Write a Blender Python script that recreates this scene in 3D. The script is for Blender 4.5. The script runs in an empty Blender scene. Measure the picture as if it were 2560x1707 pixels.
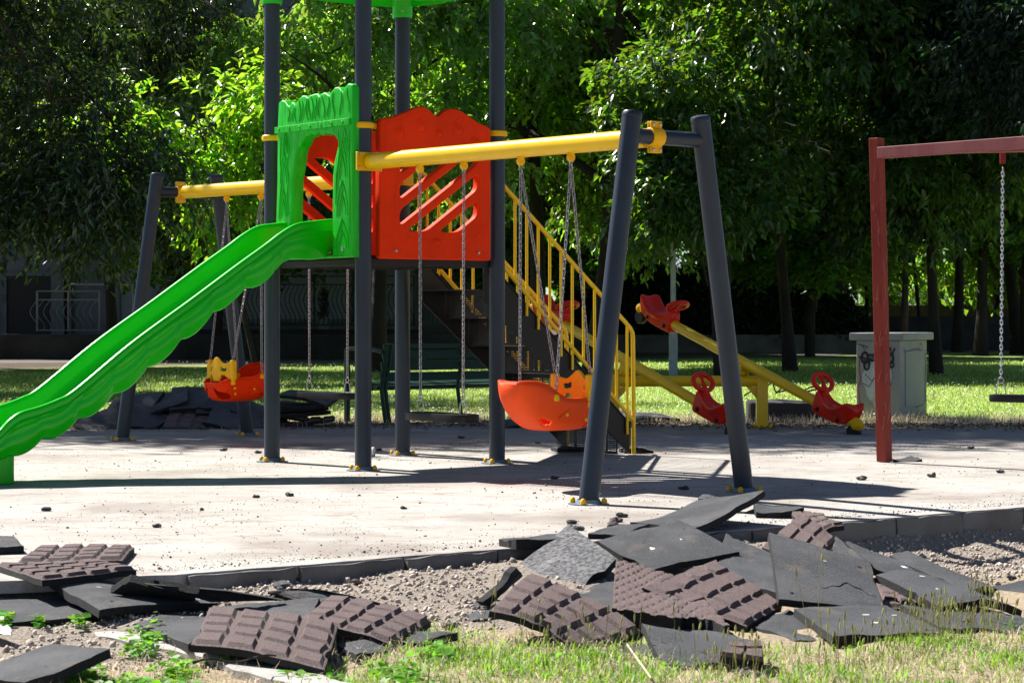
import bpy, bmesh, math, random
import numpy as np
from mathutils import Vector, Matrix, noise
random.seed(7); RNG = np.random.default_rng(7)
S = bpy.context.scene
COL = S.collection
PI = math.pi
# ---------------------------------------------------------------- camera, sky, sun, exposure
F, H, HOR = 5400.0, 1.03, 795.0
cam = bpy.data.cameras.new('camera'); co = bpy.data.objects.new('camera', cam); COL.objects.link(co)
co.location = (0, 0, H); co.rotation_euler = (PI/2, 0, 0)
cam.sensor_width = 36; cam.lens = F/2560*36
cam.shift_y = -(853.5-HOR)/2560
cam.clip_start = 0.5; cam.clip_end = 600
cam.dof.use_dof = True; cam.dof.focus_distance = 14.5; cam.dof.aperture_fstop = 13
S.camera = co
SUN_EL, SUN_TX, SUN_TY = math.radians(46), 0.731, -0.682          # travel direction on the ground
w = bpy.data.worlds.new('World'); S.world = w; w.use_nodes = True
nt = w.node_tree; nt.nodes.clear()
sky = nt.nodes.new('ShaderNodeTexSky'); sky.sky_type = 'NISHITA'; sky.sun_disc = False
sky.sun_elevation = SUN_EL; sky.sun_rotation = math.atan2(-SUN_TX, -SUN_TY); sky.air_density = .6; sky.dust_density = .25
bg = nt.nodes.new('ShaderNodeBackground'); bg.inputs[1].default_value = 0.05
wo = nt.nodes.new('ShaderNodeOutputWorld')
nt.links.new(sky.outputs[0], bg.inputs[0]); nt.links.new(bg.outputs[0], wo.inputs[0])
sl = bpy.data.lights.new('sun', 'SUN'); sl.energy = 5.0; sl.angle = math.radians(0.5); sl.color = (1, .965, .91)
so = bpy.data.objects.new('sun', sl); COL.objects.link(so)
sd = Vector((SUN_TX*math.cos(SUN_EL), SUN_TY*math.cos(SUN_EL), -math.sin(SUN_EL))).normalized()
so.rotation_euler = sd.to_track_quat('-Z', 'Y').to_euler(); so.location = (-20, 30, 30)
S.view_settings.view_transform = 'Standard'; S.view_settings.look = 'None'
S.view_settings.exposure = 1.12; S.view_settings.gamma = 1
S.render.engine = 'CYCLES'
S.cycles.max_bounces = 6; S.cycles.transmission_bounces = 4; S.cycles.transparent_max_bounces = 4
S.cycles.diffuse_bounces = 2

# ---------------------------------------------------------------- helpers
def W(px, py, Y): return Vector(((px-1280)/F*Y, Y, H+(HOR-py)*Y/F))
def G(px, py, z=0.0):
    Y = F*(H-z)/(py-HOR); return Vector(((px-1280)/F*Y, Y, z))
def smooth(a, b, x):
    t = np.clip((x-a)/(b-a), 0, 1); return t*t*(3-2*t)

class MB:
    def __init__(s): s.v = []; s.f = []; s.m = []
    def add(s, vs, fs, mi=0):
        o = len(s.v); s.v += [tuple(p) for p in vs]; s.f += [tuple(i+o for i in f) for f in fs]; s.m += [mi]*len(fs)
    def box(s, c, d, M=None, b=0, mi=0):
        x, y, z = d[0]/2, d[1]/2, d[2]/2
        P = [Vector((sx*x, sy*y, sz*z)) for sz in (-1, 1) for sy in (-1, 1) for sx in (-1, 1)]
        if M is not None: P = [M @ p for p in P]
        P = [p+Vector(c) for p in P]
        s.add(P, [(0,2,3,1),(4,5,7,6),(0,1,5,4),(2,6,7,3),(0,4,6,2),(1,3,7,5)], mi)
    def tube(s, pts, r, n=12, cap=True, mi=0, closed=False):
        pts = [Vector(p) for p in pts]; N = len(pts)
        if not hasattr(r, '__len__'): r = [r]*N
        rings = []; up = None
        for i, p in enumerate(pts):
            a = pts[(i-1) % N] if (i > 0 or closed) else p
            b = pts[(i+1) % N] if (i < N-1 or closed) else p
            t = (b-a)
            t = t.normalized() if t.length > 1e-9 else Vector((0, 0, 1))
            if up is None:
                up = Vector((0, 0, 1)) if abs(t.z) < .9 else Vector((1, 0, 0))
            e1 = (up-t*up.dot(t))
            e1 = e1.normalized() if e1.length > 1e-6 else t.orthogonal().normalized()
            e2 = t.cross(e1); up = e1
            rings.append([p+r[i]*(math.cos(2*PI*k/n)*e1+math.sin(2*PI*k/n)*e2) for k in range(n)])
        vs = [q for R in rings for q in R]; fs = []
        for i in range(N if closed else N-1):
            j = (i+1) % N
            for k in range(n):
                fs.append((i*n+k, i*n+(k+1) % n, j*n+(k+1) % n, j*n+k))
        if cap and not closed:
            fs.append(tuple(range(n-1, -1, -1))); fs.append(tuple((N-1)*n+k for k in range(n)))
        s.add(vs, fs, mi)
    def lathe(s, prof, c=(0,0,0), axis=(0,0,1), n=20, mi=0, cap=True):
        a = Vector(axis).normalized(); e1 = a.orthogonal().normalized(); e2 = a.cross(e1); c = Vector(c)
        vs = []; fs = []
        for (r, h) in prof:
            vs += [c+a*h+r*(math.cos(2*PI*k/n)*e1+math.sin(2*PI*k/n)*e2) for k in range(n)]
        for i in range(len(prof)-1):
            for k in range(n): fs.append((i*n+k, i*n+(k+1) % n, (i+1)*n+(k+1) % n, (i+1)*n+k))
        if cap: fs.append(tuple(range(n-1, -1, -1))); fs.append(tuple((len(prof)-1)*n+k for k in range(n)))
        s.add(vs, fs, mi)
    def ball(s, c, r, n=12, mi=0, sc=(1,1,1)):
        prof = []; vs = []; fs = []; m = max(4, n//2)
        for i in range(m+1):
            t = PI*i/m
            for k in range(n):
                vs.append(Vector(c)+Vector((sc[0]*r*math.sin(t)*math.cos(2*PI*k/n), sc[1]*r*math.sin(t)*math.sin(2*PI*k/n), sc[2]*r*math.cos(t))))
        for i in range(m):
            for k in range(n): fs.append((i*n+k, (i+1)*n+k, (i+1)*n+(k+1) % n, i*n+(k+1) % n))
        s.add(vs, fs, mi)
    def grid(s, R, closed_u=False, closed_v=False, mi=0, skip=None):
        # R[i][j]
        a, b = len(R), len(R[0]); vs = [p for r in R for p in r]; fs = []
        for i in range(a if closed_u else a-1):
            for j in range(b if closed_v else b-1):
                if skip and skip(i, j): continue
                fs.append((i*b+j, i*b+(j+1) % b, ((i+1) % a)*b+(j+1) % b, ((i+1) % a)*b+j))
        s.add(vs, fs, mi)

def link(name, me, parent=None):
    o = bpy.data.objects.new(name, me); COL.objects.link(o)
    if parent is not None: o.parent = parent
    return o
SPLIT = ('bolt', 'rivet', 'bolt_cap')
def islands(mb):
    par = list(range(len(mb.v)))
    def fd(i):
        while par[i] != i: par[i] = par[par[i]]; i = par[i]
        return i
    for f in mb.f:
        for k in f[1:]: par[fd(k)] = fd(f[0])
    g = {}
    for f in mb.f: g.setdefault(fd(f[0]), []).append(f)
    out = []
    for fs in g.values():
        ids = sorted({i for f in fs for i in f}); mp = {a: b for b, a in enumerate(ids)}; m = MB()
        m.add([mb.v[i] for i in ids], [tuple(mp[i] for i in f) for f in fs]); out.append(m)
    return out
def build(mb, name, mats, parent=None, sm=True, ang=35, label=None, bevel=0, solid=0, subd=0):
    if name in SPLIT:
        isl = islands(mb)
        if len(isl) > 1:
            for m in isl[1:]: build(m, name, mats, parent, sm, ang, label, bevel, solid, subd)
            mb = isl[0]
    me = bpy.data.meshes.new(name); me.from_pydata(mb.v, [], mb.f)
    if not isinstance(mats, (list, tuple)): mats = [mats]
    for m in mats: me.materials.append(m)
    if len(mats) > 1: me.polygons.foreach_set('material_index', mb.m)
    bm = bmesh.new(); bm.from_mesh(me)
    bmesh.ops.remove_doubles(bm, verts=bm.verts, dist=1e-6)
    bmesh.ops.recalc_face_normals(bm, faces=bm.faces)
    if sm:
        for f in bm.faces: f.smooth = True
        ca = math.radians(ang)
        for e in bm.edges:
            if len(e.link_faces) == 2 and e.calc_face_angle(0) > ca: e.smooth = False
    bm.to_mesh(me); bm.free(); me.update()
    o = link(name, me, parent)
    if bevel:
        m = o.modifiers.new('b', 'BEVEL'); m.width = bevel; m.segments = 2; m.limit_method = 'ANGLE'; m.angle_limit = math.radians(40); m.harden_normals = False
    if solid:
        m = o.modifiers.new('s', 'SOLIDIFY'); m.thickness = solid; m.offset = -1
    if subd:
        m = o.modifiers.new('u', 'SUBSURF'); m.levels = subd; m.render_levels = subd
    if label: o['label'] = label
    return o
def raw(name, V, Fc, mat, parent=None, sm=False):
    """numpy mesh: V (n,3), Fc (m,k)"""
    me = bpy.data.meshes.new(name); V = np.asarray(V, np.float32); Fc = np.asarray(Fc, np.int32); k = Fc.shape[1]
    me.vertices.add(len(V)); me.vertices.foreach_set('co', V.ravel())
    me.loops.add(Fc.size); me.loops.foreach_set('vertex_index', Fc.ravel())
    me.polygons.add(len(Fc)); me.polygons.foreach_set('loop_start', np.arange(0, Fc.size, k, dtype=np.int32))
    me.polygons.foreach_set('loop_total', np.full(len(Fc), k, np.int32))
    if sm: me.polygons.foreach_set('use_smooth', np.ones(len(Fc), bool))
    me.materials.append(mat); me.update(calc_edges=True)
    return link(name, me, parent)
def tag(o, label, cat=None, group=None, kind=None):
    if label: o['label'] = label
    if cat: o['category'] = cat
    if group: o['group'] = group
    if kind: o['kind'] = kind
    return o
def thing(name, label, cat, loc=(0,0,0), rz=0, group=None):
    o = bpy.data.objects.new(name, None); COL.objects.link(o); o.empty_display_size = .2
    o.location = loc; o.rotation_euler = (0, 0, rz)
    return tag(o, label, cat, group)
def struct(o): o['kind'] = 'structure'; return o
def curve2d(polys, depth, bev=0.0, res=3):
    """extruded 2-D outline with holes -> MB in XY plane, thickness along Z (centred)"""
    cu = bpy.data.curves.new('t', 'CURVE'); cu.dimensions = '2D'; cu.fill_mode = 'BOTH'
    for P in polys:
        sp = cu.splines.new('POLY'); sp.points.add(len(P)-1)
        for i, (x, y) in enumerate(P): sp.points[i].co = (x, y, 0, 1)
        sp.use_cyclic_u = True
    cu.extrude = max(depth/2-bev, 0.0005); cu.bevel_depth = bev; cu.bevel_resolution = res; cu.offset = -bev
    o = bpy.data.objects.new('t', cu); COL.objects.link(o)
    dg = bpy.context.evaluated_depsgraph_get(); dg.update()
    me = bpy.data.meshes.new_from_object(o.evaluated_get(dg))
    mb = MB(); mb.v = [tuple(v.co) for v in me.vertices]; mb.f = [tuple(p.vertices) for p in me.polygons]; mb.m = [0]*len(mb.f)
    bpy.data.objects.remove(o); bpy.data.curves.remove(cu); bpy.data.meshes.remove(me)
    return mb
def xf(mb, M):
    mb.v = [tuple(M @ Vector(p)) for p in mb.v]; return mb
def merge(a, b):
    a.add(b.v, b.f); return a
def catmull(P, n):
    P = [np.array(p, float) for p in P]; out = []
    Q = [2*P[0]-P[1]]+P+[2*P[-1]-P[-2]]
    for i in range(len(P)-1):
        a, b, c, d = Q[i:i+4]
        for k in range(n):
            t = k/n
            out.append(.5*((2*b)+(-a+c)*t+(2*a-5*b+4*c-d)*t*t+(-a+3*b-3*c+d)*t**3))
    out.append(P[-1]); return out
def interp(P, x):
    return float(np.interp(x, [p[0] for p in P], [p[1] for p in P]))

# ---------------------------------------------------------------- materials
def mat(name, col, rough=.5, metal=0, spec=.5, var=0, vs=8, bump=0, bs=60, dirt=None, ds=3, dth=.6, dust=None, dus=2.2, coat=0, col2=None, island=0, coords='Object', bd=.02, stretch=None):
    m = bpy.data.materials.new(name); m.use_nodes = True; n = m.node_tree; N = n.nodes; L = n.links
    b = N['Principled BSDF']; b.inputs['Roughness'].default_value = rough; b.inputs['Metallic'].default_value = metal
    b.inputs['Specular IOR Level'].default_value = spec; b.inputs['Coat Weight'].default_value = coat; b.inputs['Coat Roughness'].default_value = .12
    tc = N.new('ShaderNodeTexCoord'); out = None
    src = tc.outputs['Object']
    if coords == 'World': src = N.new('ShaderNodeNewGeometry').outputs['Position']
    if stretch:
        mp = N.new('ShaderNodeMapping'); mp.inputs['Scale'].default_value = stretch; L.new(src, mp.inputs[0]); src = mp.outputs[0]
    rgb = N.new('ShaderNodeRGB'); rgb.outputs[0].default_value = (*col, 1); out = rgb.outputs[0]
    def noisen(sc, det=5, ro=.6):
        t = N.new('ShaderNodeTexNoise'); t.inputs['Scale'].default_value = sc; t.inputs['Detail'].default_value = det; t.inputs['Roughness'].default_value = ro
        L.new(src, t.inputs['Vector']); return t.outputs['Fac']
    if col2 or var:
        c2 = col2 if col2 else tuple(max(0, c*(1-var)) for c in col)
        f = noisen(vs); r = N.new('ShaderNodeMapRange'); r.inputs[1].default_value = .38; r.inputs[2].default_value = .62; L.new(f, r.inputs[0])
        mx = N.new('ShaderNodeMix'); mx.data_type = 'RGBA'; L.new(r.outputs[0], mx.inputs[0]); L.new(out, mx.inputs[6]); mx.inputs[7].default_value = (*c2, 1); out = mx.outputs[2]
    if dirt:
        f = noisen(ds, 8, .7); r = N.new('ShaderNodeMapRange'); r.inputs[1].default_value = dth; r.inputs[2].default_value = dth+.1; L.new(f, r.inputs[0])
        mx = N.new('ShaderNodeMix'); mx.data_type = 'RGBA'; L.new(r.outputs[0], mx.inputs[0]); L.new(out, mx.inputs[6]); mx.inputs[7].default_value = (*dirt, 1); out = mx.outputs[2]
    if dust:
        f = noisen(dus, 5, .6); r = N.new('ShaderNodeMapRange'); r.inputs[1].default_value = .42; r.inputs[2].default_value = .72; L.new(f, r.inputs[0])
        mx = N.new('ShaderNodeMix'); mx.data_type = 'RGBA'; L.new(r.outputs[0], mx.inputs[0]); L.new(out, mx.inputs[6]); mx.inputs[7].default_value = (*dust, 1); out = mx.outputs[2]
    if island:
        g = N.new('ShaderNodeNewGeometry'); r = N.new('ShaderNodeMapRange'); r.inputs[3].default_value = 1-island; r.inputs[4].default_value = 1+island
        L.new(g.outputs['Random Per Island'], r.inputs[0])
        hv = N.new('ShaderNodeHueSaturation'); L.new(r.outputs[0], hv.inputs['Value']); L.new(out, hv.inputs['Color']); out = hv.outputs[0]
    L.new(out, b.inputs['Base Color'])
    if bump:
        f = noisen(bs, 4, .7); bp = N.new('ShaderNodeBump'); bp.inputs['Strength'].default_value = bump; bp.inputs['Distance'].default_value = bd
        L.new(f, bp.inputs['Height']); L.new(bp.outputs[0], b.inputs['Normal'])
    return m
def leafmat(name, col, tcol, rough=.4, tf=.45, spec=.5, island=.5, hue=.03):
    m = bpy.data.materials.new(name); m.use_nodes = True; n = m.node_tree; N = n.nodes; L = n.links
    b = N['Principled BSDF']; b.inputs['Roughness'].default_value = rough; b.inputs['Specular IOR Level'].default_value = spec
    g = N.new('ShaderNodeNewGeometry')
    def v(c):
        h = N.new('ShaderNodeHueSaturation'); h.inputs['Color'].default_value = (*c, 1)
        r = N.new('ShaderNodeMapRange'); r.inputs[3].default_value = 1-island; r.inputs[4].default_value = 1+island; L.new(g.outputs['Random Per Island'], r.inputs[0]); L.new(r.outputs[0], h.inputs['Value'])
        r2 = N.new('ShaderNodeMapRange'); r2.inputs[3].default_value = .5-hue; r2.inputs[4].default_value = .5+hue; L.new(g.outputs['Random Per Island'], r2.inputs[0]); L.new(r2.outputs[0], h.inputs['Hue'])
        return h.outputs[0]
    L.new(v(col), b.inputs['Base Color'])
    t = N.new('ShaderNodeBsdfTranslucent'); L.new(v(tcol), t.inputs[0])
    mx = N.new('ShaderNodeMixShader'); mx.inputs[0].default_value = tf
    L.new(b.outputs[0], mx.inputs[1]); L.new(t.outputs[0], mx.inputs[2]); L.new(mx.outputs[0], N['Material Output'].inputs[0])
    return m
M = {}
M['post'] = mat('dark blue grey paint', (.022, .034, .052), .40, spec=.4, var=.2, vs=3, bump=.05, bs=120, dirt=(.04, .045, .055), ds=5, dth=.68)
M['green'] = mat('green moulded plastic', (.002, .56, .001), .27, spec=.4, var=.1, vs=2)
M['greenw'] = mat('green wood grain plastic', (.004, .43, .004), .45, spec=.25, col2=(.012, .56, .025), vs=5, bump=.25, bs=7, bd=.03, stretch=(6, 6, .8))
M['red'] = mat('red moulded plastic', (.95, .042, .0002), .6, spec=.12, var=.15, vs=3, bump=.03, bs=30)
M['orange'] = mat('orange red plastic', (.95, .085, .008), .5, spec=.2, var=.1, vs=4, bump=.02, bs=30, dirt=(.6, .12, .06), ds=14, dth=.7)
M['red2'] = mat('seesaw red plastic', (.80, .020, .002), .32, spec=.3, var=.2, vs=5)
M['yellow'] = mat('yellow gloss paint', (.93, .58, .0005), .3, spec=.35, var=.06, vs=4, coat=.15)
M['yellow2'] = mat('yellow plastic', (.93, .50, .0005), .45, spec=.25, var=.08, vs=6)
M['black'] = mat('black rubber', (.010, .010, .011), .45, spec=.25, bump=.1, bs=200)
M['darkmetal'] = mat('dark brown steel', (.012, .0105, .0105), .5, spec=.3, var=.3, vs=5, bump=.05)
M['chain'] = mat('worn galvanised chain', (.40, .39, .39), .42, metal=.6, var=.4, vs=90, dirt=(.12, .08, .07), ds=60, dth=.58)
M['chainb'] = mat('bright zinc chain', (.62, .64, .68), .35, metal=.6, var=.2, vs=60)
M['steel'] = mat('zinc bolt', (.5, .5, .5), .35, metal=.9)
M['bluebase'] = mat('blue grey base plate', (.12, .16, .22), .5, dirt=(.4, .38, .34), ds=9, dth=.55)
M['rpaint'] = mat('faded red brown paint', (.19, .022, .014), .6, spec=.2, col2=(.23, .036, .024), vs=3, bump=.1, bs=80, dirt=(.42, .2, .17), ds=22, dth=.68, stretch=(1, 1, .3))
M['rbeam'] = mat('chalky red brown paint', (.20, .04, .045), .55, col2=(.26, .075, .075), vs=4, dirt=(.75, .68, .62), ds=26, dth=.69, stretch=(1, 1, .2))
M['scratch'] = mat('pale scratched paint', (.55, .34, .28), .6)
M['conc'] = None
M['bench'] = mat('dark green bench paint', (.010, .045, .028), .45, spec=.25)
M['cab'] = mat('pale grey cabinet paint', (.30, .31, .30), .6, var=.15, vs=2, bump=.05, dirt=(.15, .12, .09), ds=5, dth=.64)
M['cabw'] = mat('chalky blue white spray paint', (.50, .55, .56), .6, var=.3, vs=9)
M['ink'] = mat('black spray paint', (.01, .01, .014), .5)
M['inkr'] = mat('rust red spray paint', (.3, .06, .03), .5)
M['galv'] = mat('galvanised pole', (.42, .46, .45), .5, var=.2, vs=8, bump=.1, bs=30)
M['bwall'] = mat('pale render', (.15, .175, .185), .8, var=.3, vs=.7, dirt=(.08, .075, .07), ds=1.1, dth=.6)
M['shutter'] = mat('grey roller shutter', (.24, .27, .28), .6, var=.15)
M['bdark'] = mat('dark doorway', (.006, .006, .007), .6)
M['rail'] = mat('dark green railing paint', (.006, .014, .013), .5)
M['railw'] = mat('white railing paint', (.2, .21, .23), .5)
M['lwall'] = mat('dirty garden wall', (.05, .045, .042), .9, var=.5, vs=1.2, bump=.3, bs=8)
M['hwall'] = mat('planter wall concrete', (.17, .15, .155), .9, var=.4, vs=1.5, bump=.3, bs=8)
M['bark'] = mat('bark', (.03, .021, .016), .9, var=.5, vs=6, bump=.8, bs=14, stretch=(1, 1, .25), bd=.05)
M['barkr'] = mat('sunlit reddish bark', (.20, .12, .085), .9, var=.5, vs=6, bump=.8, bs=14, stretch=(1, 1, .25), bd=.05)  # much lighter copy of the bark, sunlight put into its colour
M['leafL'] = leafmat('dark willowy leaf', (.017, .036, .022), (.12, .22, .015), .28, .25, 1.0)
M['leafM'] = leafmat('maple leaf green', (.035, .095, .030), (.50, .88, .03), .3, .52, .9)
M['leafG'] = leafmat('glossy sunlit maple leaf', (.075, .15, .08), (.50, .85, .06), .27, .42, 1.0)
M['leafD'] = leafmat('shaded maple leaf', (.022, .060, .022), (.30, .55, .02), .33, .32, .7)  # darker copy of the maple leaf, shade put into its colour
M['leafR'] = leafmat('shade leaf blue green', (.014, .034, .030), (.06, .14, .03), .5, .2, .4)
M['leafB'] = leafmat('distant leaf', (.03, .07, .02), (.36, .66, .03), .45, .45, .4)
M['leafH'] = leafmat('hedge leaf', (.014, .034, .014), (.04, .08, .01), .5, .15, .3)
M['leafY'] = leafmat('turning yellow leaf', (.35, .22, .02), (.6, .4, .03), .5, .5, .3)
M['clover'] = leafmat('broad weed leaf', (.09, .26, .012), (.30, .62, .02), .5, .4, .3, .35)
M['grass'] = leafmat('grass blade', (.11, .24, .022), (.36, .6, .03), .5, .42, .3, .5)
M['lawn'] = leafmat('lawn blade', (.34, .48, .11), (.58, .72, .15), .5, .35, .3, .5)
M['straw'] = leafmat('dry straw', (.72, .60, .42), (.62, .5, .35), .7, .25, .2, .35, 0)
M['seed'] = leafmat('seed head', (.42, .40, .16), (.5, .5, .2), .7, .3, .2, .3)
M['flower'] = mat('white flower', (.75, .75, .7), .7)
M['flowery'] = mat('yellow flower', (.8, .42, .02), .7)
M['paper'] = mat('white paper cup', (.75, .75, .73), .6)
M['plasticw'] = mat('white plastic bag', (.7, .7, .68), .4)
M['bluecloth'] = mat('blue fabric', (.03, .10, .28), .8, var=.4)
M['stoneg'] = mat('crushed gravel', (.46, .39, .325), .85, island=.5)
M['peb'] = mat('loose pebble grit', (.13, .11, .095), .9, island=.6)
M['curb'] = mat('weathered kerb concrete', (.21, .20, .185), .9, col2=(.13, .12, .11), vs=2.2, bump=.5, bs=25, dirt=(.34, .31, .28), ds=3, dth=.62)
M['slab'] = mat('pale kerb slab', (.42, .40, .37), .9, var=.25, vs=4, bump=.4, bs=30)
M['rub'] = mat('black rubber crumb', (.052, .056, .064), .75, col2=(.115, .12, .13), vs=150, bump=1.0, bs=160, bd=.035, dirt=(.20, .165, .14), ds=4, dth=.54, dust=(.17, .175, .19), dus=2.6, coords='World')
M['rubg'] = mat('worn speckled rubber', (.06, .055, .055), .7, col2=(.34, .34, .36), vs=55, bump=1.0, bs=150, bd=.03, dirt=(.48, .48, .50), ds=6, dth=.57, coords='World')
M['maroon'] = mat('maroon rubber crumb', (.135, .088, .084), .85, col2=(.25, .18, .17), vs=170, bump=1.0, bs=200, bd=.016, dirt=(.28, .22, .20), ds=7, dth=.62, coords='World')
M['edge'] = mat('black tile edge', (.018, .018, .019), .85, var=.5, vs=50, bump=.8, bs=150, bd=.012)

def ground_mat():
    m = bpy.data.materials.new('soil and dry turf'); m.use_nodes = True; n = m.node_tree; N = n.nodes; L = n.links
    b = N['Principled BSDF']; b.inputs['Roughness'].default_value = .95; b.inputs['Specular IOR Level'].default_value = .1
    g = N.new('ShaderNodeNewGeometry'); sp = N.new('ShaderNodeSeparateXYZ'); L.new(g.outputs['Position'], sp.inputs[0])
    def nz(sc, a, c, det=6, ro=.65):
        t = N.new('ShaderNodeTexNoise'); t.inputs['Scale'].default_value = sc; t.inputs['Detail'].default_value = det; t.inputs['Roughness'].default_value = ro
        L.new(g.outputs['Position'], t.inputs['Vector']); r = N.new('ShaderNodeMapRange'); r.inputs[1].default_value = a; r.inputs[2].default_value = c; L.new(t.outputs['Fac'], r.inputs[0]); return r.outputs[0]
    def mix(f, a, c):
        x = N.new('ShaderNodeMix'); x.data_type = 'RGBA'; L.new(f, x.inputs[0])
        for i, q in ((6, a), (7, c)):
            if isinstance(q, tuple): x.inputs[i].default_value = (*q, 1)
            else: L.new(q, x.inputs[i])
        return x.outputs[2]
    def rng(o, a, c):
        r = N.new('ShaderNodeMapRange'); r.interpolation_type = 'SMOOTHSTEP'; r.inputs[1].default_value = a; r.inputs[2].default_value = c; L.new(o, r.inputs[0]); return r.outputs[0]
    dry = mix(nz(7, .35, .65), (.40, .31, .20), (.27, .20, .13))
    dry = mix(nz(60, .35, .65), dry, (.48, .40, .29))
    lawn = mix(nz(1.2, .4, .66), (.24, .34, .08), (.44, .40, .19))
    lawn = mix(nz(14, .35, .7), lawn, (.24, .33, .09))
    soil = mix(nz(2, .35, .65), (.09, .065, .045), (.14, .11, .085))
    # wobbling borders
    wob = N.new('ShaderNodeTexNoise'); wob.inputs['Scale'].default_value = .5; L.new(g.outputs['Position'], wob.inputs['Vector'])
    ya = N.new('ShaderNodeMath'); ya.operation = 'MULTIPLY_ADD'; L.new(wob.outputs['Fac'], ya.inputs[0]); ya.inputs[1].default_value = 3.0; L.new(sp.outputs[1], ya.inputs[2])
    c = mix(rng(ya.outputs[0], 22.5, 24.0), dry, lawn)
    far = N.new('ShaderNodeMath'); far.operation = 'MULTIPLY_ADD'; L.new(sp.outputs[0], far.inputs[0]); far.inputs[1].default_value = -.9; L.new(ya.outputs[0], far.inputs[2])
    c = mix(rng(far.outputs[0], 54, 57), c, soil)
    kx = N.new('ShaderNodeMath'); kx.operation = 'MULTIPLY_ADD'; L.new(sp.outputs[0], kx.inputs[0]); kx.inputs[1].default_value = -.752; L.new(sp.outputs[1], kx.inputs[2])
    grv = mix(nz(90, .4, .6, 3), (.40, .34, .285), (.25, .21, .175))
    k1 = N.new('ShaderNodeMath'); k1.operation = 'MULTIPLY'; L.new(rng(kx.outputs[0], 8.0, 8.35), k1.inputs[0]); L.new(rng(sp.outputs[1], 13.5, 13.0), k1.inputs[1])
    c = mix(k1.outputs[0], c, grv)
    L.new(c, b.inputs['Base Color'])
    bp = N.new('ShaderNodeBump'); bp.inputs['Strength'].default_value = .8; bp.inputs['Distance'].default_value = .03; L.new(nz(45, 0, 1), bp.inputs['Height']); L.new(bp.outputs[0], b.inputs['Normal'])
    return m
def conc_mat():
    m = bpy.data.materials.new('sun bleached concrete'); m.use_nodes = True; n = m.node_tree; N = n.nodes; L = n.links
    b = N['Principled BSDF']; b.inputs['Roughness'].default_value = .85; b.inputs['Specular IOR Level'].default_value = .25
    g = N.new('ShaderNodeNewGeometry')
    mp = N.new('ShaderNodeMapping'); L.new(g.outputs['Position'], mp.inputs[0]); mp.inputs['Rotation'].default_value = (0, 0, -.65); mp.inputs['Scale'].default_value = (.7, 1.3, 1)
    def nz(sc, a, c, det=7, ro=.65, src=g.outputs['Position']):
        t = N.new('ShaderNodeTexNoise'); t.inputs['Scale'].default_value = sc; t.inputs['Detail'].default_value = det; t.inputs['Roughness'].default_value = ro
        L.new(src, t.inputs['Vector']); r = N.new('ShaderNodeMapRange'); r.inputs[1].default_value = a; r.inputs[2].default_value = c; L.new(t.outputs['Fac'], r.inputs[0]); return r.outputs[0]
    def mix(f, a, c):
        x = N.new('ShaderNodeMix'); x.data_type = 'RGBA'; L.new(f, x.inputs[0])
        for i, q in ((6, a), (7, c)):
            if isinstance(q, tuple): x.inputs[i].default_value = (*q, 1)
            else: L.new(q, x.inputs[i])
        return x.outputs[2]
    c = mix(nz(1.1, .35, .68, src=mp.outputs[0]), (.46, .435, .40), (.36, .33, .295))
    c = mix(nz(.7, .50, .70), c, (.25, .21, .18))
    c = mix(nz(5.0, .52, .66, 9, .75, src=mp.outputs[0]), c, (.27, .21, .17))
    c = mix(nz(38, .62, .72, 3), c, (.22, .19, .16))
    c = mix(nz(11, .61, .67, 8, .8), c, (.19, .155, .13))
    sp = N.new('ShaderNodeSeparateXYZ'); L.new(g.outputs['Position'], sp.inputs[0])
    r = N.new('ShaderNodeMapRange'); r.interpolation_type = 'SMOOTHSTEP'; r.inputs[1].default_value = 17.0; r.inputs[2].default_value = 21.5; L.new(sp.outputs[1], r.inputs[0])
    mu = N.new('ShaderNodeMath'); mu.operation = 'MULTIPLY'; L.new(r.outputs[0], mu.inputs[0]); L.new(nz(1.7, .3, .6), mu.inputs[1])
    c = mix(mu.outputs[0], c, (.24, .20, .165))
    L.new(c, b.inputs['Base Color'])
    bp = N.new('ShaderNodeBump'); bp.inputs['Strength'].default_value = .5; bp.inputs['Distance'].default_value = .012; L.new(nz(70, 0, 1, 5, .7), bp.inputs['Height']); L.new(bp.outputs[0], b.inputs['Normal'])
    return m
M['conc'] = conc_mat(); M['ground'] = ground_mat()

# ---------------------------------------------------------------- terrain, pad, kerbs
def kl(x): return 8.68+np.where(np.asarray(x) > -1.334, .752, .318)*(np.asarray(x)+1.334)
def kd(x, y):  # signed distance to the kerb line, + on the pad
    return (y-kl(x))/1.251
def gz(x, y):
    x = np.asarray(x, float); y = np.asarray(y, float)
    d = kd(x, y)
    z = -.06 - .08*smooth(0.05, -1.1, d)
    z = z - .10*smooth(1.2, 2.2, x)*smooth(.1, -.15, d)*smooth(-1.1, -.4, d)
    z = np.where(d > .05, -.06, z)
    n = .012*np.sin(x*3.1+1)*np.cos(y*2.7)+.008*np.sin(x*9.7+y*4.1)+.006*np.cos(y*13.3-x*5.)+.004*np.sin(x*23+y*19)
    z = z + np.where(d < .03, n, 0)
    z = np.where(y > 20.8, -.012, z)
    # the washed out pit on the right
    pit = np.exp(-(((x-2.15)/.16)**2+((y-9.55)/.22)**2)); z = z-.16*pit
    return z
xs = np.concatenate([np.linspace(-250, -8, 14), np.linspace(-6, -2.6, 8), np.linspace(-2.4, 3.4, 150), np.linspace(3.8, 8, 8), np.linspace(12, 250, 14)])
ys = np.concatenate([np.linspace(-60, 3, 6), np.linspace(4, 5.8, 5), np.linspace(6, 12.2, 160), np.linspace(12.6, 22, 30), np.linspace(25, 60, 12), np.linspace(80, 400, 10)])
XX, YY = np.meshgrid(xs, ys); ZZ = gz(XX, YY)
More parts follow.
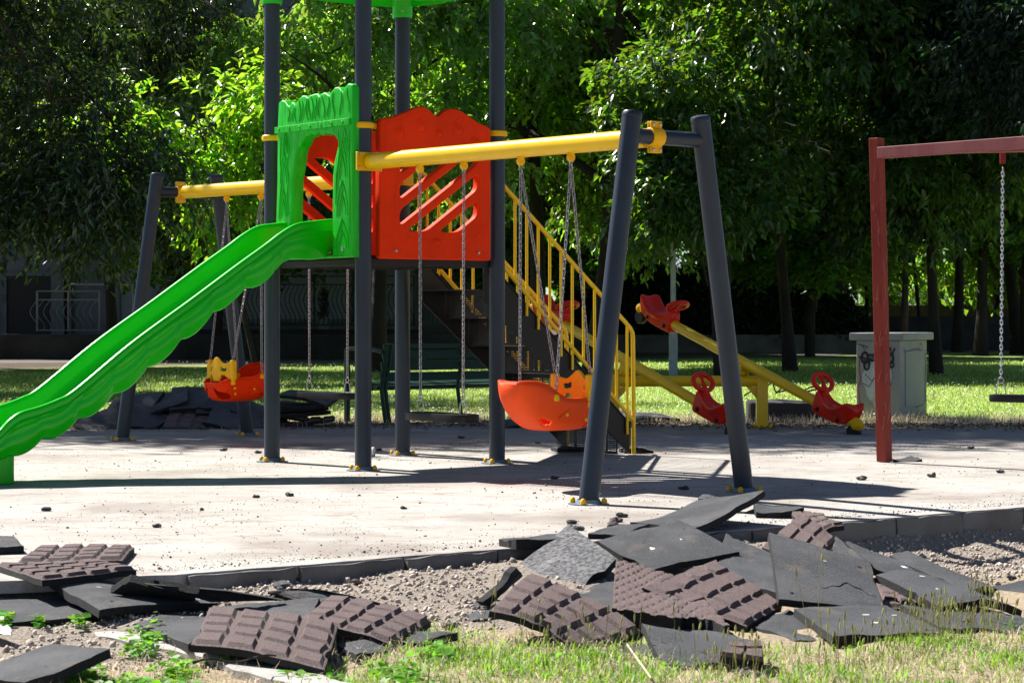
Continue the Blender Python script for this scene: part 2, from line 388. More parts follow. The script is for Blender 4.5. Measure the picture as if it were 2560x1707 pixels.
V = np.stack([XX, YY, ZZ], -1).reshape(-1, 3); nx, ny = len(xs), len(ys)
I = np.arange(nx*ny).reshape(ny, nx)
Fc = np.stack([I[:-1, :-1], I[:-1, 1:], I[1:, 1:], I[1:, :-1]], -1).reshape(-1, 4)
struct(raw('ground', V, Fc, M['ground'], sm=True))
# pad
ca, sa = math.cos(math.atan(.752)), math.sin(math.atan(.752)); KU = Vector((ca, sa, 0)); KN = Vector((-sa, ca, 0)); K0 = Vector((-1.334, 8.68, 0))
mb = MB()
front = [(-10, 5.93)]+[(-1.334-.1*k, 8.685-.0318*k+.006*math.sin(k*1.7)) for k in range(30, 0, -1)]
for i in range(200):
    s = -.02+i*.09; wv = .008*math.sin(s*7.1)+.006*math.sin(s*17.3+1)+.004*math.sin(s*41)
    p = K0+KU*s+KN*(.006+wv); front.append((p.x, p.y))
back = [(14.5, 20.2), (9, 20.1), (6, 19.9), (4.5, 20.2), (3.6, 20.0), (2.6, 20.5), (1.6, 20.8), (.8, 21.6), (0, 21.9), (-1, 21.4), (-1.8, 20.9), (-2.6, 20.3), (-3.6, 20.0), (-4.6, 19.6), (-5.8, 19.7), (-8, 19.3), (-10, 19.5)]
bk = []
for i in range(len(back)-1):
    for k in range(8):
        t = k/8; x = back[i][0]*(1-t)+back[i+1][0]*t; y = back[i][1]*(1-t)+back[i+1][1]*t
        bk.append((x, y+.05*math.sin(x*9)+.04*math.sin(x*23+2)))
out2 = front+[(16, 20.0)]+bk+[(-10, 3.2)]
mb = curve2d([out2], .05); mb = xf(mb, Matrix.Translation((0, 0, -.025)))
struct(build(mb, 'pavement', M['conc'], sm=False))
# kerb stones, one by one
ks = .03; lens = [.51, .53, .49, .51, .5, .52, .5, .5, .5, .5, .5, .5, .5, .5]
klab = [w_+' kerb stone from the left along the broken pad edge' for w_ in ('first', 'second', 'third', 'fourth', 'fifth', 'sixth', 'seventh', 'eighth', 'ninth', 'tenth', 'eleventh', 'twelfth', 'thirteenth', 'fourteenth')]
for ln, lb in zip(lens, klab):
    c = K0+KU*(ks+ln/2)+KN*(.03+random.uniform(-.008, .008))
    R = Matrix.Rotation(math.atan(.752)+random.uniform(-.01, .01), 3, 'Z') @ Matrix.Rotation(random.uniform(-.03, .03), 3, 'X')
    mb = MB(); n = 16; P = []
    for a in range(n+1):
        t = -ln/2+.006+(ln-.012)*a/n; ring = []
        for (yy, zz) in [(-.05, -.28), (-.05, -.02), (-.042, -.006), (.05, -.006), (.05, -.28)]:
            j = noise.noise(Vector((t*9+ks*3, yy*20, zz*9)))*.018
            ring.append(c+R @ Vector((t, yy+j, zz+j*.5-.002)))
        P.append(ring)
    mb.grid(P, closed_v=True); m0 = len(mb.v)
    mb.f.append((0, 1, 2, 3, 4)); mb.f.append(tuple(n*5+k for k in (4, 3, 2, 1, 0))); mb.m += [0, 0]
    tag(build(mb, 'kerb_stone', M['curb'], sm=True, ang=50), lb, 'kerb stone', 'kerb stones along the pad edge'); ks += ln+.006
# pale corner slabs at lower left
A = G(255, 1566, -.112); B = G(640, 1643, -.112); C_ = G(900, 1712, -.112)
def slab(a, b, wd, lb, z=-.112):
    d = (b-a).normalized(); nn = Vector((-d.y, d.x, 0)); mb = MB(); P = []
    L_ = (b-a).length; n = 14
    for i in range(n+1):
        p = a+d*L_*i/n; j = .008*math.sin(i*2.3)+.01*noise.noise(p*7)
        ring = [p+nn*(0+j)+Vector((0, 0, -.12)), p+nn*(0+j)+Vector((0, 0, -.006)), p+nn*(-.008+j), p-nn*(wd-.01-j)+Vector((0, 0, .0)), p-nn*(wd-j)+Vector((0, 0, -.008)), p-nn*(wd-j)+Vector((0, 0, -.12))]
        P.append(ring)
    mb.grid(P, closed_v=True); mb.f.append(tuple(range(6))); mb.f.append(tuple(n*6+k for k in range(5, -1, -1))); mb.m += [0, 0]
    tag(build(mb, 'kerb_slab', M['slab'], ang=50), lb, 'kerb slab', 'pale buried kerb slabs')
slab(A, B-(B-A)*.012, .10, 'pale flush kerb slab below the black tile and the maroon grid tile')
slab(B, C_+(C_-B)*.5, .15, 'cracked pale kerb slab running off the bottom edge of the picture')
# ---------------------------------------------------------------- playset
TA = math.radians(38.5); TC = Vector((-.914, 15.41, 0))
TM = Matrix.Translation(TC) @ Matrix.Rotation(TA, 4, 'Z'); TI = TM.inverted()
def TL(p): return TI @ Vector(p)
tower = thing('play_tower', 'green, red and yellow play tower with slide, stairs and two swing beams', 'playground', TC, TA)
PP = {'P1': (-.575, .575), 'P2': (-.575, -.575), 'P3': (.575, -.575), 'P4': (.575, .575)}
def bolts(parent, cx, cy, ang0, r=.088, n=4, z=.0):
    mb = MB(); mb.lathe([(.114, 0), (.114, .006), (.06, .008)], (cx, cy, z), n=24)
    mb.lathe([(.075, .008), (.064, .028)], (cx, cy, z), n=24, cap=False)
    build(mb, 'base_plate', M['bluebase'], parent)
    for k in range(n):
        a = ang0+2*PI*k/n; mb = MB(); x, y = cx+r*math.cos(a), cy+r*math.sin(a)
        mb.lathe([(.015, .006), (.0165, .018), (.014, .030), (.007, .037), (.001, .039)], (x, y, z), n=12)
        build(mb, 'bolt_cap', M['yellow2'], parent)
for k, (x, y) in PP.items():
    mb = MB(); mb.lathe([(.0565, .004), (.0565, 3.42)], (x, y, 0), n=40)
    o = build(mb, 'post', M['post'], tower)
    bolts(o, x, y, PI/4-.3, n=4)
    mb = MB(); mb.lathe([(.0575, 3.28), (.070, 3.28), (.072, 3.30), (.072, 3.37), (.080, 3.40), (.10, 3.47)], (x, y, 0), n=32, cap=False)
    o2 = build(mb, 'roof_collar', M['green'], tower, solid=.004)
    mb = MB()
    for a in (-2.2, 0.2): mb.lathe([(.009, 0), (.009, .006), (.004, .007)], (x+.072*math.cos(a), y+.072*math.sin(a), 3.325), axis=(math.cos(a), math.sin(a), 0), n=10)
    build(mb, 'bolt', M['steel'], o2)
# roof
mb = MB(); R = []
prof = [(.84, 3.42), (.92, 3.385), (.96, 3.365), (.985, 3.38), (.99, 3.42), (.96, 3.50), (.80, 3.66), (.55, 3.92), (.30, 4.15), (.12, 4.28), (.10, 4.40), (.04, 4.46), (.001, 4.47)]
for (r, z) in prof:
    ring = []
    for k in range(72):
        a = 2*PI*k/72; e = 3.9; c, s_ = math.cos(a), math.sin(a)
        rr = r/((abs(c)**e+abs(s_)**e)**(1/e)); rr *= 1+.012*math.cos(a*16)*(r/.99)
        ring.append((rr*c*.74, rr*s_*.74, z))
    R.append(ring)
mb.grid(R, closed_v=True); build(mb, 'roof', M['green'], tower, solid=.012)
# platform
mb = MB(); mb.box((0, 0, 1.445), (1.10, 1.10, .022))
for sx, sy, dx, dy in ((0, -.548, 1.04, .03), (0, .548, 1.04, .03), (-.548, 0, .03, 1.04), (.548, 0, .03, 1.04), (0, 0, 1.06, .04), (0, .27, 1.06, .03), (0, -.27, 1.06, .03)):
    mb.box((sx, sy, 1.411), (dx, dy, .046))
build(mb, 'platform', M['darkmetal'], tower, sm=False, bevel=.003)
# red panels with diagonal slots
def slotpoly(c0, c1, x0=-.31, x1=.36, z0=1.625, z1=2.2, m=.68):
    pts = []
    def clipL(c):  # entry and exit along z=c+m x inside the box
        a = max(x0, (z0-c)/m); b = min(x1, (z1-c)/m); return a, b
    a0, b0 = clipL(c0); a1, b1 = clipL(c1); r = (c1-c0)*.42
    P = [(a0, c0+m*a0), (b0, c0+m*b0)]
    if b0 >= x1-1e-6 and b1 >= x1-1e-6: P += [(b1, c1+m*b1)]
    elif b0 >= x1-1e-6: P += [(x1, z1), (b1, c1+m*b1)]
    else: P += [(b1, c1+m*b1)]
    P += [(a1, c1+m*a1)]
    if a1 <= x0+1e-6 and a0 > x0+1e-6: P += [(x0, z0)]
    # round the corners
    out = []; n = len(P)
    for i in range(n):
        p = Vector(P[i]); q = Vector(P[i-1]); s_ = Vector(P[(i+1) % n]); a = (q-p); b = (s_-p)
        ra = min(r, a.length*.45); rb = min(r, b.length*.45); pa = p+a.normalized()*ra; pb = p+b.normalized()*rb
        for k in range(6):
            t = k/5; out.append(tuple(pa*(1-t)**2+p*2*t*(1-t)+pb*t*t))
    return out
crest = [(.474, 2.33), (.469, 2.365), (.44, 2.378), (.368, 2.398), (.29, 2.435), (.227, 2.466), (.19, 2.479), (.157, 2.484), (.12, 2.482), (.087, 2.474), (.05, 2.45), (.022, 2.43), (.005, 2.424), (-.02, 2.432), (-.05, 2.455), (-.078, 2.474), (-.11, 2.482), (-.146, 2.480), (-.19, 2.468), (-.25, 2.440), (-.354, 2.402), (-.42, 2.387), (-.465, 2.378), (-.476, 2.35)]
out = [(-.462, 1.433), (.462, 1.433), (.474, 1.445)]+crest+[(-.476, 1.445)]
cs = [(1.50, 1.61), (1.685, 1.795), (1.865, 1.975), (2.045, 2.15), (2.225, 2.32)]
for side in (-1, 1):
    mb = curve2d([out]+[slotpoly(a, b) for a, b in cs], .062, .011)
    Mx = Matrix(((1, 0, 0, 0), (0, 0, 1, -.603), (0, 1, 0, 0), (0, 0, 0, 1)))
    xf(mb, Mx)
    yf = -.634
    for (cx, cz, r) in [(-.31, 2.29, .044), (-.135, 2.345, .050), (.022, 2.305, .033), (.185, 2.335, .047), (.335, 2.255, .043), (-.0, 1.55, .036)]:
        mb.lathe([(r+.004, -.002), (r+.001, .003), (r*.86, .004), (r*.82, .001), (r*.6, .005), (r*.3, .010), (.001, .012)], (cx, yf, cz), axis=(0, -1, 0), n=28, cap=False)
    mb.tube([(x*.92, yf+.001, 1.46+(z-1.46)*.965) for (x, z) in [(-.47, 2.2)]+[(p[0], p[1]) for p in crest[::-1]]+[(.47, 2.2)]], .0035, 6)
    mb.tube([(-.35, yf+.001, 2.0), (-.36, yf+.001, 1.64), (-.31, yf+.001, 1.585), (-.1, yf+.001, 1.565), (.1, yf+.001, 1.565), (.32, yf+.001, 1.585), (.38, yf+.001, 1.64), (.37, yf+.001, 2.0)], .0035, 6)
    mb.tube([(-.19+.09*math.cos(a), yf+.001, 2.345+.09*math.sin(a)*1.0) for a in np.linspace(.2, 2.6, 14)], .0035, 6)
    mb.tube([(.235+.10*math.cos(a), yf+.001, 2.335+.09*math.sin(a)) for a in np.linspace(.4, 3.6, 14)], .0035, 6)
    if side == 1: xf(mb, Matrix.Rotation(PI, 4, 'Z'))
    o = build(mb, 'side_panel', M['red'], tower, ang=30)
    for bx in (-.35, .36):
        m2 = MB(); m2.lathe([(.011, 0), (.011, .012), (.005, .016)], (bx, yf, 1.487), axis=(0, -1, 0), n=8)
        if side == 1: xf(m2, Matrix.Rotation(PI, 4, 'Z'))
        build(m2, 'bolt', M['steel'], o)
# green door panel on the slide side: plane x = -.66 .. -.57
outd = [(.362, 1.70), (.352, 2.0), (.345, 2.35), (.345, 2.52)]
pk = [(.335, 2.548), (.29, 2.565), (.25, 2.555), (.215, 2.52), (.19, 2.515), (.165, 2.54), (.135, 2.533), (.115, 2.515), (.10, 2.53), (.07, 2.56), (.03, 2.575), (-.01, 2.572), (-.04, 2.555), (-.055, 2.568), (-.12, 2.575), (-.16, 2.575), (-.185, 2.555), (-.21, 2.568), (-.25, 2.575), (-.285, 2.56), (-.31, 2.548), (-.335, 2.575), (-.375, 2.598), (-.42, 2.598), (-.455, 2.575), (-.475, 2.56), (-.50, 2.595), (-.54, 2.612), (-.59, 2.60), (-.60, 2.58)]
outd = [(.392, 1.44), (.37, 1.70), (.355, 2.0), (.35, 2.35)]+pk+[(-.60, 2.3), (-.60, 1.44)]
hole = [(.165, 1.46), (.162, 1.70), (.155, 1.9), (.150, 2.0), (.125, 2.06), (.107, 2.12), (.10, 2.17), (.085, 2.205), (.06, 2.23), (.045, 2.235), (.02, 2.27), (-.02, 2.29), (-.05, 2.285), (-.08, 2.305), (-.12, 2.29), (-.17, 2.305), (-.21, 2.285), (-.26, 2.295), (-.32, 2.285), (-.37, 2.27), (-.41, 2.235), (-.415, 2.20), (-.395, 2.15), (-.365, 2.08), (-.352, 2.0), (-.347, 1.85), (-.345, 1.70), (-.345, 1.46)]
mb = curve2d([outd, hole], .10, .014)
Mx = Matrix(((0, 0, 1, -.625), (1, 0, 0, 0), (0, 1, 0, 0), (0, 0, 0, 1))); xf(mb, Mx)
xs_ = -.676
random.seed(3)
def ridge(pts, r=.005, n=6): mb.tube([(xs_+.001, y, z) for y, z in pts], [r*(.4+.6*math.sin(PI*(i+.5)/len(pts))) for i in range(len(pts))], n)
for (y, z0, z1) in [(.2, 2.41, 2.50), (.15, 2.40, 2.50), (.12, 2.4, 2.5), (.06, 2.40, 2.55), (.03, 2.40, 2.54), (-.03, 2.40, 2.55), (-.06, 2.40, 2.54), (-.10, 2.4, 2.56), (-.14, 2.4, 2.55), (-.18, 2.4, 2.54), (-.24, 2.4, 2.55), (-.30, 2.4, 2.54), (-.36, 2.4, 2.57), (-.45, 2.4, 2.56), (-.54, 2.42, 2.58)]:
    ridge([(y+.012*math.sin(t*5+y*40), z0+(z1-z0)*t) for t in np.linspace(0, 1, 9)])
def flame(y, z, hh, ww):  # nested pointed wood-grain arches
    for s_ in (1, .62):
        ridge([(y-ww*s_, z), (y-ww*s_*.9, z+hh*.35*s_), (y-ww*s_*.45, z+hh*.75*s_), (y, z+hh*s_), (y+ww*s_*.5, z+hh*.72*s_), (y+ww*s_*.9, z+hh*.35*s_), (y+ww*s_, z)], .006)
for y, z, hh, ww in [(.27, 1.74, .2, .05), (.26, 1.98, .22, .05), (.24, 2.18, .16, .035), (-.47, 1.72, .24, .07), (-.47, 1.98, .25, .06), (-.50, 2.12, .2, .045), (-.47, 1.50, .2, .08)]: flame(y, z, hh, ww)
ridge([(.20, 2.3), (.19, 2.2), (.23, 2.1), (.20, 2.02), (.22, 1.9), (.20, 1.75)], .007); ridge([(.30, 2.3), (.31, 2.15), (.29, 2.0), (.315, 1.85), (.33, 1.73)], .006)
ridge([(-.42, 2.3), (-.44, 2.15), (-.40, 2.0), (-.39, 1.8)], .006); ridge([(-.56, 2.3), (-.55, 2.1), (-.565, 1.9), (-.56, 1.6)], .006)
o = build(mb, 'door_panel', M['greenw'], tower, ang=40)
mb = MB(); mb.box((-.683, -.11, 2.352), (.022, .93, .045))
for k in range(7): mb.lathe([(.013, 0), (.013, .004), (.009, .004), (.008, .001), (.003, .007), (.001, .007)], (-.694, .30-.133*k, 2.352), axis=(-1, 0, 0), n=14)
build(mb, 'lintel_strip', M['greenw'], o, bevel=.003)
mb = MB(); mb.lathe([(.016, 0), (.016, .004), (.010, .002), (.001, .006)], (-.676, -.475, 1.497), axis=(-1, 0, 0), n=14); build(mb, 'bolt', M['steel'], o)
# slide
top = [(-.05, 1.712), (0, 1.712), (.16, 1.695), (.30, 1.672), (.42, 1.612), (.55, 1.525), (.77, 1.385), (1.12, 1.155), (1.55, .878), (1.95, .585), (2.07, .525), (2.20, .482), (2.32, .452), (2.40, .405), (2.48, .335), (2.62, .30), (2.85, .29)]
lowp = [(-.05, 1.440), (.04, 1.438), (.2, 1.425), (.345, 1.428), (.41, 1.405), (.49, 1.325), (.8, 1.165), (1.149, .905), (1.577, .600), (1.858, .420), (2.107, .292), (2.27, .225), (2.42, .167), (2.6, .12), (2.85, .11)]
bedd = [(-.05, .245), (.2, .235), (.45, .19), (1.0, .175), (1.9, .175), (2.3, .19), (2.42, .17), (2.6, .10), (2.85, .08)]
tp = catmull(top, 12); mbs = MB(); Rr = []
ss = np.linspace(-.03, 2.85, 190)
TX = [p[0] for p in tp]; TZ = [p[1] for p in tp]
for s_ in ss:
    zt = float(np.interp(s_, TX, TZ)); zl = interp(lowp, s_); dz = interp(bedd, s_); zb = zt-dz
    wv = 0
    if .46 < s_ < 2.42:
        ph = ((s_-.46)/.245) % 1; wv = (.046*math.sin(PI*ph)**.7-.022)
        zl = zl-wv
    hh = zt-zl
    side = [(.262, zl), (.268, zl+.012), (.270+.006*math.sin(PI*min(1, max(0, (s_-.4)/2)))*math.sin(s_*25)*0, zl+hh*.22), (.279, zl+hh*.27), (.277, zl+hh*.45), (.272, zl+hh*.50), (.272, zl+hh*.64), (.284, zl+hh*.69), (.286, zt-.075), (.283, zt-.060), (.274, zt-.054), (.272, zt-.045), (.276, zt-.030), (.272, zt-.012), (.262, zt-.003), (.25, zt), (.236, zt-.003), (.226, zt-.014), (.221, zt-.035), (.216, zt-dz*.6), (.205, zb+.03), (.185, zb+.009), (.15, zb), (0, zb)]
    P = [(-.575-.03-s_, -a, z) for a, z in side]+[(-.605-s_, a, z) for a, z in side[::-1][1:]]
    Rr.append(P)
mbs.grid(Rr)
o = build(mbs, 'slide', M['green'], tower, ang=50, solid=.006)
mb = MB(); R2 = []
for (sx, w_) in ((2.345, .22), (2.40, .25), (2.70, .235), (2.74, .2)):
    R2.append([(-.605-sx, -w_, 0.0), (-.605-sx, -w_, .20), (-.605-sx, w_, .20), (-.605-sx, w_, 0.0)])
mb.grid(R2, closed_v=True); mb.f += [(0, 1, 2, 3), (15, 14, 13, 12)]; mb.m += [0, 0]
build(mb, 'slide_foot', M['green'], o, bevel=.012)
mb = MB()
for sg in (-1, 1): mb.lathe([(.011, 0), (.011, .007), (.004, .009)], (-.605-.05, sg*.279, 1.475), axis=(0, sg, 0), n=10)
build(mb, 'bolt', M['steel'], o)
# clamps
def ringclamp(parent, c, axis, r=.060, wd=.042, mname='yellow2', lug=None):
    mb = MB(); mb.lathe([(r-.003, -wd/2), (r+.007, -wd/2), (r+.014, -wd/2+.008), (r+.014, wd/2-.008), (r+.007, wd/2), (r-.003, wd/2)], c, axis=axis, n=32, cap=False)
    if lug:
        a = Vector(lug).normalized(); cc = Vector(c)+a*(r+.026)
        q = Matrix.Rotation(math.atan2(a.y, a.x), 3, 'Z'); mb.box(cc, (.062, .03, wd*.92), q)
        mb.lathe([(.009, 0), (.009, .006), (.004, .008)], cc+Vector((-a.y, a.x, 0))*.014, axis=(-a.y, a.x, 0), n=8)
    return build(mb, 'clamp', M[mname], parent, bevel=.002)
for k, dirs in {'P1': [(0, -1, 0), (1, 0, 0)], 'P2': [(0, 1, 0), (1, 0, 0)], 'P3': [(-1, 0, 0), (0, 1, 0)], 'P4': [(-1, 0, 0), (0, -1, 0)]}.items():
    x, y = PP[k]; zz = {'P1': 2.318, 'P2': 2.33, 'P3': 2.335, 'P4': 2.335}[k]
    ringclamp(tower, (x, y, zz), (0, 0, 1), lug=dirs[0])
    if k == 'P2': ringclamp(tower, (x, y, zz), (0, 0, 1), lug=dirs[1], r=.061, wd=.040)
# stairs: +x side, width v -.46 .. .36
st = bpy.data.objects.new('staircase', None); COL.objects.link(st); st.parent = tower
def sx(s_): return .575+s_
for vy in (-.415, .325):
    mb = MB(); prof_ = [(0.0, 1.44), (.06, 1.42), (1.394, .231), (1.394, .010), (1.36, .03), (1.118, .235), (.0, 1.15)]
    a = [(sx(x), vy-.006, z) for x, z in prof_]; b = [(sx(x), vy+.006, z) for x, z in prof_]; n = len(a)
    mb.add(a+b, [tuple(range(n-1, -1, -1)), tuple(range(n, 2*n))]+[(i, (i+1) % n, n+(i+1) % n, n+i) for i in range(n)])
    # rolled lips
    for (p, q) in (((.06, 1.42), (1.394, .231)), ((.0, 1.15), (1.118, .235))):
        mb.tube([(sx(p[0]), vy-.008, p[1]), (sx(q[0]), vy-.008, q[1])], .008, 6)
    build(mb, 'stringer', M['darkmetal'], st, ang=20)
nst = 6; 
for k in range(nst):
    z = 1.44*(nst-k)/(nst+1)+.02; x0 = sx(.02+1.36*(k+.55)/(nst+.4)); dpt = .24
    z = 1.44-1.44*(k+1)/(nst+1); x0 = sx(.10+.215*k)
    mb = MB(); mb.box((x0+.0, -.045, z), (.23, .715, .004)); mb.box((x0+.115, -.045, z-.018), (.004, .715, .032))
    o = build(mb, 'tread', M['darkmetal'], st, sm=False)
    # perforated riser: grid with holes
    nxh, nzh = 58, 15; mb2 = MB(); V2 = {}; y0, y1 = -.405, .315; zb_ = z-1.44/(nst+1)+.006; zt_ = z-.02
    cols = 44; rows = 11; dy = (y1-y0)/cols; dzz = (zt_-zb_)/rows; xr = x0+.112
    for i in range(cols):
        for j in range(rows):
            ya, za = y0+i*dy, zb_+j*dzz
            solid_ = (i % 15 in (0, 14, 7)) or j in (0, rows-1)
            if solid_: mb2.add([(xr, ya, za), (xr, ya+dy, za), (xr, ya+dy, za+dzz), (xr, ya, za+dzz)], [(0, 1, 2, 3)])
            else:
                f_ = .27; A4 = [(ya, za), (ya+dy, za), (ya+dy, za+dzz), (ya, za+dzz)]; cy, cz = ya+dy/2, za+dzz/2
                B4 = [(cy+(p-cy)*f_*2, cz+(q-cz)*f_*2) for p, q in A4]
                mb2.add([(xr, p, q) for p, q in A4]+[(xr, p, q) for p, q in B4], [(0, 1, 5, 4), (1, 2, 6, 5), (2, 3, 7, 6), (3, 0, 4, 7)])
    build(mb2, 'riser_mesh', M['darkmetal'], o, sm=False)
def rail(vy, name='handrail'):
    mb = MB(); r = .0165
    topr = [(0.03, 2.10), (.172, 1.978), (1.064, 1.229), (1.33, 1.005), (1.385, .955), (1.408, .92), (1.414, .88), (1.418, .5), (1.42, .005)]
    mb.tube([(sx(x), vy, z) for x, z in topr], r, 12)
    mb.tube([(sx(0.0), vy, 1.556), (sx(1.414), vy, .262)], r*.95, 12)
    o = build(mb, name, M['yellow'], st)
    s_ = .06; k = 0
    while s_ < 1.36:
        zt = 2.10-(s_-.03)*.8425; zl = 1.556-s_*.915
        mb = MB(); ext = (k % 3 != 2); mb.tube([(sx(s_), vy, zt), (sx(s_), vy, zl-(.16 if ext else 0))], .0105, 8)
        build(mb, 'baluster', M['yellow'], o); s_ += .108; k += 1
    mb = MB(); mb.tube([(sx(.03), vy, 2.10), (sx(.0), vy, 2.12), (sx(-.01), vy, 2.08), (sx(-.01), vy, 1.45)], r, 12); build(mb, 'top_post', M['yellow'], o)
rail(-.435); rail(.345)
# swing beams
def beam(pa, pb, k):
    a = TL(pa); b = TL(pb); mb = MB(); d = (b-a).normalized()
    mb.tube([a+d*.075, a+d*.09, a+d*1.4, b-d*.07], [.040, .0555, .0555, .0555], 28)
    o = build(mb, 'swing_beam', M['yellow'], tower)
    x, y = PP[k]; z = a.z; cl = MB()
    cl.lathe([(.058, -.062), (.066, -.062), (.066, .062), (.058, .062)], (x, y, z), n=32, cap=False)
    q = Matrix.Rotation(math.atan2(d.y, d.x), 3, 'Z')
    cl.box(Vector((x, y, z))+d*.068, (.020, .205, .124), q)
    cl.box(Vector((x, y, z))-d*.064, (.014, .10, .124), q)
    o2 = build(cl, 'post_bracket', M['yellow2'], o, bevel=.003)
    bo = MB()
    for sg in (-1, 1):
        for dz in (-.042, .042):
            bo.lathe([(.008, 0), (.008, .006), (.003, .008)], Vector((x, y, z+dz))+q @ Vector((.078, .090*sg, 0)), axis=(q @ Vector((1, 0, 0))), n=8)
    build(bo, 'bolt', M['steel'], o2)
    return o, a, b, d
NA, NB = Vector((-1.006, 14.602, 2.083)), Vector((.817, 12.34, 2.062))
FA, FB = Vector((-.822, 16.218, 2.083)), Vector((-2.83, 18.50, 2.105))
bn, na, nb, nd = beam(NA, NB, 'P2'); bf, fa, fb, fd = beam(FA, FB, 'P4')
def hanger(o, p):  # yellow eye under the beam
    mb = MB(); mb.lathe([(.001, -.013), (.024, -.013), (.028, -.008), (.028, .008), (.024, .013), (.001, .013)], p+Vector((0, 0, -.077)), axis=TI.to_3x3() @ (NB-NA).normalized() if o is bn else TI.to_3x3() @ (FB-FA).normalized(), n=20)
    mb.lathe([(.024, -.055), (.020, -.062), (.020, -.075)], p, n=16)
    ho = build(mb, 'swing_hanger', M['yellow2'], o)
    m2 = MB(); m2.tube([p+Vector((.014*math.sin(a), 0.0, -.088-.017*math.cos(a)-.012)) for a in np.linspace(0, 2*PI, 12, endpoint=False)], .0035, 6, closed=True)
    build(m2, 'shackle', M['steel'], ho)
def along(A, B, t): return A+(B-A)*t
nt_ = [.222, .384, .581, .745]; ft = [.2233, .392, .61, .773]
HN = [along(NA, NB, t) for t in nt_]; HF = [along(FA, FB, t) for t in ft]
for p in HN: hanger(bn, TL(p))
for p in HF: hanger(bf, TL(p))
def aframe(bases, tops, endp, zc, name='end_frame'):
    fr = bpy.data.objects.new(name, None); COL.objects.link(fr); fr.parent = tower
    cross = []
    for b, t in zip(bases, tops):
        a = TL(b); c = TL(t); mb = MB(); d = (c-a).normalized()
        mb.tube([a+d*.004, c], .0565, 32); o = build(mb, 'leg', M['post'], fr)
        mb = MB(); mb.lathe([(.0565, -.012), (.0585, -.010), (.0585, .008), (.052, .018), (.03, .024), (.001, .026)], c, axis=d, n=28); build(mb, 'end_cap', M['post'], o)
        bolts(o, a.x, a.y, .55+PI/2*0, r=.092, n=4)
        k = (zc-a.z)/(c.z-a.z); cross.append(a+(c-a)*k)
    mb = MB(); mb.tube([cross[0], cross[1]], .044, 28); o = build(mb, 'crossbar', M['post'], fr)
    mb = MB(); ax = (cross[1]-cross[0]).normalized(); e = TL(endp); e = cross[0]+ax*(e-cross[0]).dot(ax)
    mb.lathe([(.043, -.045), (.052, -.045), (.056, -.03), (.056, .03), (.052, .045), (.043, .045)], e, axis=ax, n=28, cap=False)
    q = Matrix.Rotation(math.atan2(ax.y, ax.x), 3, 'Z')
    for sz in (-1, 1):
        for dd in (-.011, .011):
            mb.box(e+Vector((0, 0, sz*.070))+q @ Vector((0, dd, 0)), (.084, .014, .04), q)
    o2 = build(mb, 'beam_clamp', M['yellow2'], fr, bevel=.004)
    bo = MB()
    for sz in (-1, 1):
        for sx_ in (-1, 1): bo.lathe([(.010, 0), (.010, .006), (.004, .009)], e+Vector((0, 0, sz*.072))+q @ Vector((sx_*.026, -.018, 0)), axis=q @ Vector((0, -1, 0)), n=8)
    build(bo, 'bolt', M['steel'], o2)
aframe([G(1471, 1260), G(1861, 1230)], [W(1580, 288, 12.24), W(1751, 299, 12.56)], NB, 2.062)
aframe([G(305, 1101), G(619, 1089)], [W(393, 440, 18.38), W(540, 443, 18.72)], FB, 2.105)

